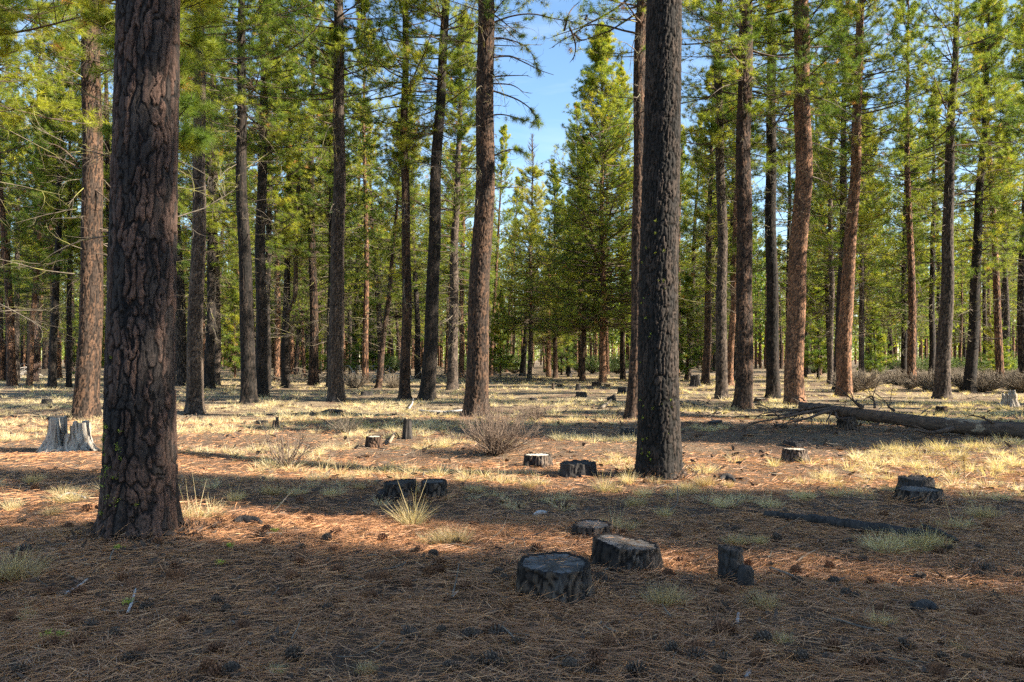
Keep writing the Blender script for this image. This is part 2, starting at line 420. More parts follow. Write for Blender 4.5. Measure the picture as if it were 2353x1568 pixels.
def crown(seed, H, zb, Lmax, dead0, shape='open', k=26, w=.010, nb=150, nchild=12, ntuft=2, ndead=60, mat=None, top_dead=False, az_bias=None, twigs=True, nl=.19):
    rng = np.random.default_rng(seed)
    gf, gb = Geo(), Geo()
    rel = np.sort(rng.random(nb)**(.85 if shape != 'cone' else 1.15)); z = zb+rel*(H-.25-zb)
    if shape == 'cone': prof = (1-rel)**.85*.95+.07
    else: prof = np.minimum(.55+2.2*rel, 1)*((1-rel)**.62*.92+.10)
    az = rng.random(nb)*2*PI
    if az_bias is not None: az = np.where(rng.random(nb) < .6, az_bias+rng.normal(0, .5, nb), az)
    # whole sectors of the crown thin out, so gaps show
    L = Lmax*prof*(.45+.7*rng.random(nb))
    gap = vnoise(np.cos(az)*1.6+5, np.sin(az)*1.6+5, z*.45, seed)
    L = L*np.clip(.35+1.2*gap, .35, 1.1) if shape != 'cone' else L*np.clip(.7+.5*gap, .7, 1.1)
    el = np.radians(-14+58*rel+rng.normal(0, 9, nb)); up = np.radians(26+14*rng.random(nb))
    st = np.stack([np.zeros(nb), np.zeros(nb), z], -1); m = 8
    P, D, A, E = curve(st, az, el, L, up, m, rng)
    rb = (.010+.013*L)*.8
    tubes(gb, P, rb[:, None]*np.linspace(1, .22, m)[None], 5)
    # side shoots
    cn = nchild; bi = np.repeat(np.arange(nb), cn); tt = np.tile(np.linspace(.30, .98, cn), nb)+rng.normal(0, .03, nb*cn)
    tt = np.clip(tt, .15, .99); fi = tt*(m-1); i0 = np.minimum(fi.astype(int), m-2); fr = (fi-i0)[:, None]
    S = P[bi, i0]*(1-fr)+P[bi, i0+1]*fr
    sgn = np.where(rng.random(nb*cn) < .5, -1, 1)
    ca = A[bi, i0]+sgn*np.radians(28+38*rng.random(nb*cn)); ce = E[bi, i0]+np.radians(rng.normal(8, 20, nb*cn))
    cl = np.clip(L[bi]*(.16+.30*rng.random(nb*cn))*(1.15-.6*tt), .12, .95)
    P2, D2, A2, E2 = curve(S, ca, ce, cl, np.radians(30+20*rng.random(nb*cn)), 5, rng, .15)
    if twigs: tubes(gb, P2, (.004+.006*cl)[:, None]*np.linspace(1, .45, 5)[None], 3)
    bt = np.clip(rng.random(nb)**1.1*.75+.2*rel+rng.normal(0, .05, nb)-.05, 0, .9)
    TP, TD, TT = [], [], []
    for j in range(ntuft):
        idx = 4-j*1.5
        i1 = int(idx); f = idx-i1; q = P2[:, i1]*(1-f)+P2[:, min(i1+1, 4)]*f
        TP.append(q+rng.normal(0, .03, q.shape)); TD.append(nrm(D2[:, i1]+rng.normal(0, .35, q.shape))); TT.append(bt[bi]+rng.normal(0, .09, len(bi)))
    TP.append(P[:, -1]); TD.append(D[:, -1]); TT.append(bt)
    TP, TD, TT = np.concatenate(TP), np.concatenate(TD), np.concatenate(TT)
    brown = rng.random(len(TT)) < .012; TT = np.where(brown, 1.3, np.clip(TT, 0, .95))
    if top_dead:
        keep = TP[:, 2] < H*.86
        thin = rng.random(len(TP)) < .9; keep &= thin
        TP, TD, TT = TP[keep], TD[keep], TT[keep]
    tufts(gf, TP, TD, k, w, nl, rng, TT)
    # leader
    tubes(gb, np.stack([np.zeros(6), np.zeros(6), np.linspace(H*.9, H, 6)], -1)[None], np.linspace(.035, .008, 6)[None], 5)
    # dead lower limbs with bare twigs
    if ndead:
        zd = dead0+(zb+2-dead0)*rng.random(ndead)**.8; azd = rng.random(ndead)*2*PI
        Ld = .35+1.55*rng.random(ndead)**1.6*min(1, Lmax/2.2)
        Pd, Dd, Ad, Ed = curve(np.stack([np.zeros(ndead), np.zeros(ndead), zd], -1), azd, np.radians(rng.normal(0, 16, ndead)), Ld+.15, np.radians(rng.normal(-18, 22, ndead)), 8, rng, .2)
        tubes(gb, Pd, (.006+.008*Ld)[:, None]*np.linspace(1, .25, 8)[None], 5, 1.)
        c2 = 7; bi = np.repeat(np.arange(ndead), c2); i0 = rng.integers(2, 8, ndead*c2)
        S = Pd[bi, i0]; P3, D3, A3, E3 = curve(S, Ad[bi, i0]+rng.normal(0, .9, ndead*c2), Ed[bi, i0]+rng.normal(-.1, .5, ndead*c2), .12+.5*rng.random(ndead*c2)*np.minimum(1, Ld[bi]), np.radians(rng.normal(10, 50, ndead*c2)), 5, rng, .3)
        tubes(gb, P3, np.full((ndead*c2, 5), .004)*np.linspace(1, .5, 5)[None]*(1 if w < .015 else 2), 3, 1.)
    ob = gb.mesh('branches', M_BRANCH, True); of = gf.mesh('crown', mat or M_NEEDLE); od = None
    return dict(b=ob, f=of, d=od, H=H)

CR = {}
# near crowns: fine needles
CR['open1'] = crown(1, 23, 10.2, 3.2, 4.6, nb=150, k=36, w=.0085)
CR['open2'] = crown(2, 22, 9.2, 3.0, 3.4, nb=145, k=36, w=.0085, ndead=80)
CR['low'] = crown(3, 20, 5.6, 2.9, 2.4, nb=175, k=36, w=.0085, ndead=80)
CR['cone'] = crown(4, 24, 3.8, 4.6, 2.2, 'cone', nb=560, k=24, w=.013, nchild=10, ndead=40)
CR['yellow'] = crown(5, 20, 4.2, 3.3, 2.2, 'cone', nb=330, k=22, w=.012, nchild=10, ndead=70, mat=M_YELLOW, top_dead=True)
CR['high'] = crown(6, 24, 10., 3.4, 7.5, nb=150, k=36, w=.0085, ndead=40)
CR['young'] = crown(7, 10, 4.6, 1.35, 3.0, nb=110, k=75, w=.0045, nchild=7, ndead=30, nl=.17)
# far crowns: fewer, broader needles
CR['far1'] = crown(21, 22, 7.2, 3.1, 2.5, nb=145, k=13, w=.020, nchild=12, ntuft=2, ndead=45, nl=.19)
CR['far2'] = crown(22, 20, 6.0, 3.0, 2.4, nb=145, k=13, w=.020, nchild=12, ntuft=2, ndead=50, nl=.19)
CR['far3'] = crown(23, 24, 9.0, 3.1, 3.5, nb=145, k=13, w=.020, nchild=12, ntuft=2, ndead=50, nl=.19)
CR['far4'] = crown(24, 22, 4.6, 3.9, 2, 'cone', nb=260, k=12, w=.021, nchild=12, ntuft=2, ndead=40, nl=.19)
CR['bushy'] = crown(25, 8, .9, 1.9, .3, 'cone', nb=120, k=14, w=.02, nchild=8, ntuft=3, ndead=0, nl=.2)

def add_crown(root, key, H, rot=0., xy=1., dead=True):
    c = CR[key]; s = H/c['H']; sc = (s*xy, s*xy, s)
    obj('branches', c['b'], root, None, (0, 0, rot), sc); obj('crown', c['f'], root, None, (0, 0, rot), sc)

TREES = []
def pine(xb, yb, wb, xt, yt, wt, H, key, tone, label, rot=0., xy=1.15, seed=None, d=None, flare=.32, wob=.04, group=None, cw=.06, ch=.34, depth=.015):
    base = at(xb, yb) if d is None else Vector(((xb-CX)/F*d, d, float(hgt((xb-CX)/F*d, d))))
    d = base.y; seed = seed or len(TREES)*7+3
    lean = math.atan2((xt-xb), (yb-yt))
    root = empty('pine_tree', base, label, 'tree', group, (random.uniform(-.006, .006), lean, 0))
    zt = (yb-yt)/F*d; rb = wb/2/F*d; rt = wt/2/F*d
    zr = [(0, rb), (zt, rt), (H*.999, .025)] if zt < H*.85 else [(0, rb), (H*.999, .025)]
    me, path = trunk_mesh('trunk', zr, H, d, tone, seed, wob, cw, ch, depth, flare)
    obj('trunk', me, root)
    if key: add_crown(root, key, H, rot, xy)
    TREES.append((base.x, base.y, root)); root['_d'] = d
    return root, path

# ---- the trees one can single out, in photo pixels: base x, base y, width, x and y of an upper point, width there
T1, p1 = pine(322, 1226, 152, 335, 0, 133, 25, 'high', 'red', 'thickest pine at left front with red plated bark and black furrows', seed=5, flare=.24, cw=.07, ch=.36, depth=.022, wob=.012)
T2, p2 = pine(195, 962, 50, 208, 0, 36, 22, 'open2', 'brown', 'sunlit grey brown pine behind the white split stump at left', rot=.6, seed=12)
T3, p3 = pine(448, 950, 38, 461, 0, 22, 22, 'open1', 'grey', 'straight grey brown pine just right of the thickest trunk', rot=2.2)
T4, _ = pine(480, 892, 22, 484, 300, 16, 21, 'low', 'dark', 'dark pine half hidden right behind the grey brown pine', rot=1.)
T4b, _ = pine(497, 887, 16, 490, 200, 11, 21, 'open2', 'grey', 'slim pine with sunlit upper trunk beside a dark half hidden pine', rot=3.)
T5, p5 = pine(571, 928, 33, 553, 0, 15, 22, 'open1', 'dark', 'dark slightly bowed pine with reddish swollen foot', rot=4.)
T6, _ = pine(601, 913, 26, 606, 100, 16, 22, 'open2', 'dark', 'dark straight pine next to the bowed pine with reddish foot', rot=5.)
T6b, _ = pine(615, 895, 14, 620, 300, 11, 21, 'low', 'dark', 'thin dark pine close behind another straight dark pine', rot=2.)
T7, p7 = pine(657, 891, 19, 662, 549, 12, 19, 'open2', 'dark', 'dark pine whose trunk forks into two stems at mid height', rot=.3)
T8, _ = pine(773, 922, 36, 780, 0, 21, 23, 'open1', 'grey', 'pine with pale sunlit lower trunk left of the tilted slim pine', rot=1.7)
T8b, _ = pine(758, 892, 17, 760, 400, 12, 20, 'low', 'dark', 'dark pine close behind the pine with pale lower trunk', rot=3.7)
T9, _ = pine(870, 894, 16, 904, 549, 8, 17, 'low', 'brown', 'slim pine tilting clearly to the right above brown brush', rot=2.7)
T10, _ = pine(930, 915, 25, 928, 0, 13, 22, 'open2', 'brown', 'straight slender pine left of the dark leaning pine', rot=3.3)
T11, _ = pine(980, 918, 34, 1019, 50, 18, 23, 'open1', 'dark', 'dark pine leaning slightly right with a wide foot', rot=.9)
T12, _ = pine(1039, 896, 24, 1050, 500, 16, 20, 'low', 'grey', 'dark footed pine left of the large brown pine behind the twiggy shrub', rot=4.4)
T12b, _ = pine(1060, 868, 12, 1064, 500, 8, 20, 'far3', 'orange', 'thin reddish pine between the dark footed pine and the large brown pine', rot=.5)
T13, p13 = pine(1094, 957, 53, 1116, 0, 38, 24, 'open1', 'brown', 'large brown pine standing behind the twiggy shrub at centre', rot=5.3, seed=23, wob=.05, depth=.018)
T14, p14 = pine(1456, 962, 38, 1474, 0, 27, 23, 'high', 'brown', 'orange brown pine partly hidden by the dark trunk in front of it', rot=2.9, seed=31)
T15, p15 = pine(1515, 1095, 90, 1532, 0, 75, 24, 'high', 'dark', 'thick dark furrowed pine right of centre with yellow lichen specks', rot=1.2, seed=9, flare=.27, cw=.05, ch=.27, depth=.022, wob=.02)
T16, _ = pine(1657, 916, 27, 1648, 0, 15, 22, 'open2', 'grey', 'grey pine left of the dark striped pine on the right side', rot=.2)
T16b, _ = pine(1676, 885, 17, 1690, 500, 11, 21, 'far1', 'orange', 'sunlit reddish pine peeping out behind the grey pine', rot=3.)
T16c, _ = pine(1621, 884, 19, 1630, 500, 12, 20, 'low', 'brown', 'dim brown pine beyond a dark stump right of the thick dark trunk', rot=2.)
T17, _ = pine(1707, 939, 39, 1711, 0, 29, 23, 'high', 'brown', 'straight brown pine with black furrows left of a narrow dark pine', rot=4.8, depth=.024)
T18, _ = pine(1777, 915, 29, 1773, 0, 18, 22, 'open2', 'dark', 'dark pine between the brown furrowed pine and the bright orange pine', rot=5.5)
T18b, _ = pine(1811, 880, 9, 1815, 400, 7, 20, 'far2', 'dark', 'thin dark pine close against the bright orange pine', rot=1.5)
T19, p19 = pine(1827, 930, 41, 1846, 0, 32, 23, 'open1', 'orange', 'bright orange pine with the smoothest sunlit bark', rot=.4, seed=41, wob=.07, cw=.07, ch=.2, depth=.010)
T20, _ = pine(1940, 910, 32, 1985, 0, 14, 22, 'open1', 'orange', 'red brown pine leaning right past the bright orange pine', rot=3.9, cw=.07, depth=.014)
T20b, _ = pine(1928, 896, 23, 1936, 400, 14, 21, 'low', 'red', 'shaded red pine pressed behind the leaning red brown pine', rot=1.1)
T20c, _ = pine(1907, 884, 13, 1908, 400, 10, 20, 'far3', 'grey', 'thin grey pine left of the paired red pines', rot=2.1)
T21, _ = pine(2164, 917, 34, 2193, 100, 13, 22, 'high', 'grey', 'grey pine with bright right edge standing by dark brush at right', rot=.1, xy=1.1)
T22, _ = pine(2227, 903, 27, 2256, 350, 15, 20, 'low', 'dark', 'dark pine with long bare limbs nearest the right edge', rot=2.5, xy=1.15)
T23, _ = pine(1978, 880, 13, 1982, 500, 9, 19, 'far2', 'grey', 'thin grey pine right of the leaning red brown pine', rot=2.5)
T24, _ = pine(2077, 877, 13, 2080, 500, 9, 19, 'far4', 'dark', 'thin dark pine among green boughs midway to the right edge', rot=3.5)
T25, _ = pine(2141, 877, 14, 2146, 500, 9, 20, 'far2', 'dark', 'dark pine just left of the grey pine with bright right edge', rot=4.5)
TL1, _ = pine(67, 888, 13, 88, 549, 9, 18, 'low', 'orange', 'slim pinkish pine leaning right near the left edge', rot=1.5)
TL2, _ = pine(120, 892, 18, 132, 549, 13, 20, 'low', 'dark', 'dark pine between the slim pinkish pine and the sunlit grey brown pine', rot=2.2)
TL3, _ = pine(158, 890, 13, 160, 549, 10, 20, 'open2', 'dark', 'narrow dark pine tucked behind the sunlit grey brown pine', rot=4.2)
TC, _ = pine(1385, 878, 17, 1381, 75, 3, 24.5, 'cone', 'orange', 'broad cone shaped green pine rising against the blue sky gap', rot=1., xy=1.5)
TC2, _ = pine(1339, 876, 14, 1342, 400, 9, 17, 'far4', 'brown', 'brown trunked pine left beside the broad cone shaped pine', rot=1.6)
TY, _ = pine(1216, 873, 11, 1223, 300, 2, 18.8, 'yellow', 'grey', 'thin yellowing pine with bare top in the sky gap', rot=2., xy=1.35)
TY3, _ = pine(1276, 868, 11, 1274, 330, 2, 18.5, 'far4', 'brown', 'green pine filling the right flank of the thin yellowing pine', rot=3.3, xy=1.2)
TY2, _ = pine(1200, 866, 14, 1232, 500, 6, 11, 'far2', 'dark', 'dark slanting pine crossing left of the thin yellowing pine', rot=.8)
TM1, _ = pine(1260, 866, 11, 1262, 600, 8, 14, 'yellow', 'orange', 'sunlit slim pine right of the thin yellowing pine', rot=5.)
TM2, _ = pine(1306, 861, 10, 1308, 550, 7, 16, 'far4', 'dark', 'dark slim pine left of the brown trunked pine', rot=3.)

TC3, _ = pine(1432, 872, 13, 1430, 200, 6, 25, 'far4', 'brown', 'tall green pine behind the gap side of the orange brown pine', rot=2.)

# the second stem of the forked pine
def px_local(root, px, py, d, dy=0.):
    w = at_d(px, py, d); w.y += dy
    return root_inv(root) @ w
def root_inv(root):
    return (Matrix.Translation(root.location) @ root.rotation_euler.to_matrix().to_4x4()).inverted()
dd = T7['_d']; gg = Geo()
pts = [px_local(T7, a, b, dd) for a, b in ((660, 720), (668, 700), (679, 670), (680, 549), (686, 420), (692, 260))]
polytube(gg, pts, [.11, .12, .13, .12, .11, .07], 12, 6)
obj('forked_stem', gg.mesh('forked_stem', M_BRANCH, True), T7)

# single bare boughs one can follow against the sky and the crowns (crop pixels of 1000-px tiles)
def tile(tx, x, y): return (tx*1000+x/2.24)*.78433, y/2.24*.78433
def bough(root, tx, lines, r0, tufted=(), mat=None, apart=True):
    if apart and len(lines) > 1:
        for q, ln in enumerate(lines): bough(root, tx, [ln], r0, (0,) if q in tufted else (), mat)
        return
    d = root['_d']; gw, gt = Geo(), Geo(); rng = np.random.default_rng(int(lines[0][0][1])+tx)
    for q, ln in enumerate(lines):
        k0 = random.uniform(-.25, .35)
        pts = [px_local(root, *tile(tx, *p), d, k0*i) for i, p in enumerate(ln)]
        polytube(gw, pts, np.linspace(r0 if q not in (8, 9) else r0*.6, r0*.25, len(pts)), 7, 5)
        P = np.array([list(p) for p in pts])
        for _ in range(len(pts)*3):                                   # short twigs
            t = rng.random()*(len(P)-1); i = min(int(t), len(P)-2); s = P[i]*(1-t+i)+P[i+1]*(t-i)
            e = nrm(P[i+1]-P[i])+rng.normal(0, .6, 3); L = .08+.25*rng.random()
            m_ = s+nrm(e)*L*.5+np.array([0, 0, -.02]); polytube(gw, [s, m_, s+nrm(e)*L+np.array([0, 0, -.06*rng.random()])], [.006, .005, .003], 4, 2)
        if q in tufted:
            n = 16; t = rng.uniform(.45, 1, n)*(len(P)-1.001); i = t.astype(int); S = P[i]+(P[i+1]-P[i])*(t-i)[:, None]
            Dv = nrm(P[i+1]-P[i]+rng.normal(0, .5, (n, 3))*np.linalg.norm(P[i+1]-P[i], axis=1)[:, None])
            tufts(gt, np.concatenate([S+Dv*.12, P[-1:]]), np.concatenate([Dv, P[-1:]-P[-2:-1]]), 60, .006, .17, rng, rng.uniform(.1, .7, n+1))
    o = obj('dead_bough', gw.mesh('dead_bough', mat or M_BRANCH, True), root)
    if tufted: obj('bough_needles', gt.mesh('bough_needles', M_NEEDLE), root)
    return o
bough(T14, 1, [[(1960, 225), (1915, 205), (1850, 180), (1740, 140), (1650, 125), (1600, 130), (1530, 170), (1460, 200), (1390, 240)],
               [(1463, 200), (1475, 150), (1490, 90), (1520, 35), (1560, -10)], [(1600, 130), (1618, 80), (1620, 40), (1590, 20)],
               [(1500, 185), (1530, 230), (1545, 290), (1530, 340)], [(1530, 225), (1570, 270), (1615, 270)], [(1950, 40), (1900, 20), (1860, -20)]], .032, apart=False)
bough(T13, 1, [[(950, 170), (1100, 130), (1250, 130), (1400, 180), (1500, 215), (1550, 250)], [(950, 385), (1100, 370), (1200, 410), (1300, 460), (1395, 493)],
               [(945, 510), (1100, 480), (1230, 462)], [(945, 550), (1110, 570), (1195, 632)],
               [(940, 580), (1130, 640), (1220, 690), (1270, 740), (1300, 800)], [(940, 1060), (1060, 1010), (1150, 1010), (1220, 1060)],
               [(960, 260), (1060, 240), (1180, 260), (1250, 310), (1300, 420)], [(935, 1260), (1050, 1220), (1200, 1210)],
               [(935, 770), (1040, 745), (1150, 760), (1260, 790)]], .026, (0, 4, 5, 6, 8))
bough(T19, 2, [[(790, 465), (860, 462), (950, 480), (1020, 540), (1130, 660)], [(785, 630), (860, 640), (980, 690), (1150, 800)],
               [(780, 920), (850, 925), (950, 950), (1100, 1000)], [(780, 1150), (870, 1160), (980, 1200), (1090, 1270)]], .03, (), M_DEAD)
bough(T19, 2, [[(790, 430), (840, 400), (890, 330), (925, 230)]], .045, (), M_BRANCH)
bough(T21, 2, [[(1760, 640), (1850, 610), (2000, 560), (2240, 480)], [(1750, 780), (1850, 730), (2050, 690), (2280, 640)], [(1740, 960), (1850, 940), (2060, 920), (2280, 960)],
               [(1725, 1310), (1850, 1250), (2000, 1130), (2240, 1100)], [(1765, 640), (1680, 600), (1600, 560)], [(1750, 800), (1650, 760), (1560, 770)], [(1790, 420), (1900, 380), (2080, 330)], [(1785, 430), (1700, 330), (1620, 240)], [(1800, 250), (1930, 180), (2100, 160)]], .032, (0, 1, 2, 4, 5, 6, 7, 8))
bough(T22, 2, [[(1930, 1210), (2050, 1220), (2250, 1215)], [(1920, 1400), (2030, 1370), (2150, 1390), (2280, 1480)], [(1925, 1300), (2040, 1180), (2160, 1000), (2260, 930)],
               [(1905, 1700), (2050, 1600), (2150, 1640), (2290, 1820)], [(1900, 1900), (2040, 1780), (2180, 1730), (2300, 1740)]], .035)
bough(T2, 0, [[(560, 380), (500, 280), (430, 210), (330, 190)], [(545, 560), (440, 550), (380, 540)], [(530, 1110), (440, 1060), (350, 1040)], [(520, 1080), (440, 990), (390, 970)],
              [(590, 1520), (660, 1510), (760, 1500)], [(600, 260), (680, 240), (760, 240)], [(600, 1230), (700, 1300), (760, 1350)]], .026)

# young pine mostly hidden by the thickest trunk, its bright tufts showing on the right
pine(352, 1045, 22, 356, 0, 15, 11, 'young', 'dark', 'young pine hidden behind the thickest trunk with bright needle tufts showing', rot=.4, xy=1.25, d=13.2)
# pines beyond the frame whose boughs reach into it
pine(-190, 1000, 34, -180, 0, 24, 19, 'low', 'dark', 'pine beyond the left edge with dark boughs reaching into the top left corner', rot=2., xy=1.5, d=15.)
pine(2480, 940, 34, 2470, 0, 22, 20, 'low', 'dark', 'pine beyond the right edge with boughs hanging into the picture', rot=1., xy=1.3, d=25.)

# ------------------------------------------------------------------ pines beyond the frame to the right: they shade the floor
n2 = (math.sin(SUN_AZ), math.cos(SUN_AZ))                      # towards the sun, seen from above
shade = [  # u = distance across the beam, s = distance towards the sun, crown
    (4.6, 13, 'low', 15), (3.4, 18, 'open2', 19), (4.9, 23, 'low', 20), (1.6, 15, 'low', 17), (1.0, 21, 'open2', 21), (2.6, 30, 'open1', 24), (4.4, 33, 'open1', 25), (.2, 28, 'low', 22), (3.9, 40, 'high', 27),
    (8.8, 15, 'low', 16), (8.6, 21, 'open2', 18), (8.1, 18, 'low', 17), (7.4, 42, 'high', 26), (7.9, 25, 'low', 19), (8.8, 28, 'open2', 23), (8.7, 36, 'open1', 26),
    (18.8, 22, 'open2', 19), (18.6, 30, 'low', 21), (18.2, 38, 'open1', 24), (14.2, 46, 'high', 24), (5.5, 20, 'open2', 21), (16.9, 17, 'low', 17), (16.6, 23, 'low', 20), (17.0, 31, 'open2', 23), (22.6, 22, 'low', 18), (22.2, 29, 'low', 21), (23.0, 37, 'open2', 23), (32.0, 34, 'low', 19), (31.4, 40, 'low', 21), (17.6, 26, 'low', 22), (18.2, 17, 'low', 17), (18.9, 24, 'low', 20), (18.6, 34, 'low', 23), (26.0, 27, 'low', 19), (26.6, 34, 'low', 21), (25.6, 40, 'open2', 23), (30.6, 33, 'low', 18), (5.2, 28, 'low', 21), (3.0, 25, 'open2', 20)]
for i, (u, s, key, H) in enumerate(shade):
    x = s*n2[0]-u*n2[1]; y = s*n2[1]+u*n2[0]
    r = empty('pine_tree', (x, y, float(hgt(x, y))), 'tall pine out of view beyond the right edge shading the floor', 'tree', 'pines beyond the right edge')
    obj('trunk', far_trunk('trunk', H, .24, 'dark', i, 12), r); add_crown(r, key, H, i*1.3, .9)

# ------------------------------------------------------------------ the woods behind
tone_cycle = ['orange', 'brown', 'orange', 'grey', 'dark', 'red']
FT = [far_trunk('trunk', 21, [.22, .25, .19, .27, .2, .24][i], t, i) for i, t in enumerate(tone_cycle)]
def back_tree(x, y, H, key, ti, label, group, rot, xy=1.):
    r = empty('pine_tree', (x, y, float(hgt(x, y))), label, 'tree', group, (random.uniform(-.02, .02), random.gauss(0, .03), 0))
    obj('trunk', FT[ti], r, None, (0, 0, rot), (H/21*.95,)*2+(H/21,)); add_crown(r, key, H, rot, xy); return r
placed = [(a, b) for a, b, _ in TREES]; rb_ = random.Random(5); nback = 0
tries = 0
while nback < 185 and tries < 20000:
    tries += 1
    y = 54+86*rb_.random()**1.05; x = rb_.uniform(-.69, .635)*y; px = CX+x/y*F
    mind = 3.0 if y < 80 else 2.4
    if any((x-a)**2+(y-b)**2 < mind*mind for a, b in placed): continue
    if nback >= 155: x = rb_.uniform(-.69, -.13)*y; px = CX+x/y*F
    H = rb_.uniform(19, 27); key = rb_.choice(['far1', 'far2', 'far1', 'far3', 'far3', 'far2', 'far4'])
    if 1120 < px < 1460 and y < 62: continue
    if 1165 < px < 1315:                                # the gap of blue sky
        lim = (HY-(345+75*rb_.random()))/F*y+1.6
        if lim < 12: continue
        H = min(H, lim)
    ti = rb_.randrange(6)
    band = 'left' if px < 780 else ('centre' if px < 1570 else 'right')
    what = {'orange': 'sunlit orange trunked', 'brown': 'brown trunked', 'grey': 'grey trunked', 'dark': 'dark trunked', 'red': 'red brown'}[tone_cycle[ti]]
    depth_ = 'middle distance' if y < 78 else 'far distance'
    back_tree(x, y, H, key, ti, f'{what} pine in the {depth_} of the {band} woods', 'pines of the woods behind', rb_.uniform(0, 6.28), rb_.uniform(.9, 1.15))
    placed.append((x, y)); nback += 1
for i, (px, d, H, key) in enumerate([(28, 47, 25, 'open1'), (262, 50, 26, 'far1'), (2300, 44, 25, 'open1'), (2352, 50, 26, 'far1'), (2425, 38, 24, 'open2'), (-60, 36, 24, 'open1'), (2095, 47, 25, 'far3'), (720, 48, 26, 'open1'), (840, 52, 25, 'far3'), (420, 46, 26, 'open2')]):
    back_tree((px-CX)/F*d, d, H, key, i % 6, ['tall full crowned pine in the middle distance of the left woods', 'tall full crowned pine in the middle distance of the right woods'][px > 1200], 'tall full crowned pines', i*1.9, 1.1)
# young bushy pines in the gaps
for i, (px, d, H) in enumerate([(1150, 74, 8), (1290, 78, 8.5), (720, 70, 6), (2010, 62, 6), (2290, 60, 6), (845, 60, 8), (540, 66, 8), (215, 62, 8), (1580, 58, 8), (1880, 64, 9)]):
    x = (px-CX)/F*d; r = empty('young_pine', (x, d, float(hgt(x, d))), 'bushy young pine branched to the ground in the woods behind', 'tree', 'bushy young pines')
    obj('trunk', FT[i % 6], r, None, (0, 0, i), (.4, .4, H/21)); add_crown(r, 'bushy', H, i*1.1, 1.1)

# the mass of woods farther off, one object
g = Geo(); gw = Geo(); rr = np.random.default_rng(77)
nfar = 1500; fy = 128+330*rr.random(nfar)**1.3; fx = rr.uniform(-.72, .75, nfar)*fy; fH = rr.uniform(17, 26, nfar)
pxf = CX+fx/fy*F; fH = np.where((pxf > 1160) & (pxf < 1320), np.minimum(fH, 19), fH)
tubes(gw, np.stack([np.repeat(fx[:, None], 4, 1), np.repeat(fy[:, None], 4, 1), fH[:, None]*np.array([0, .3, .6, .95])], -1), .24*np.array([1, .8, .5, .1])[None]*np.ones((nfar, 1)), 6, rr.random(nfar))
nt_ = 240; idx = np.repeat(np.arange(nfar), nt_); rel = rr.random(nfar*nt_); lo_ = np.where(fy > 220, .06, .22)[idx]; zz = fH[idx]*(lo_+(1-lo_)*rel); rad = (2.6*(1-rel)**.7+.25)*np.sqrt(rr.random(nfar*nt_)); aa = rr.random(nfar*nt_)*2*PI
P = np.stack([fx[idx]+rad*np.cos(aa), fy[idx]+rad*np.sin(aa), zz], -1); Dv = nrm(rr.normal(size=P.shape)+np.array([0, 0, .5]))
blades(g, P-Dv*.3, Dv, .75, .42, np.zeros_like(P), np.clip(rr.random(nfar)[idx]*.6+rr.random(len(idx))*.3, 0, .9), 1)
wr = empty('distant_woods', (0, 135, 0), 'distant pine woods closing the view behind the trees', 'woods'); wr['kind'] = 'stuff'
for nm, ge, mm in (('trunks', gw, BARKF['orange']), ('foliage', g, M_NEEDLE)):
    o = obj(nm, ge.mesh(nm, mm)); o.data.transform(Matrix.Translation((0, -135, 0))); o.parent = wr; o['kind'] = 'stuff'

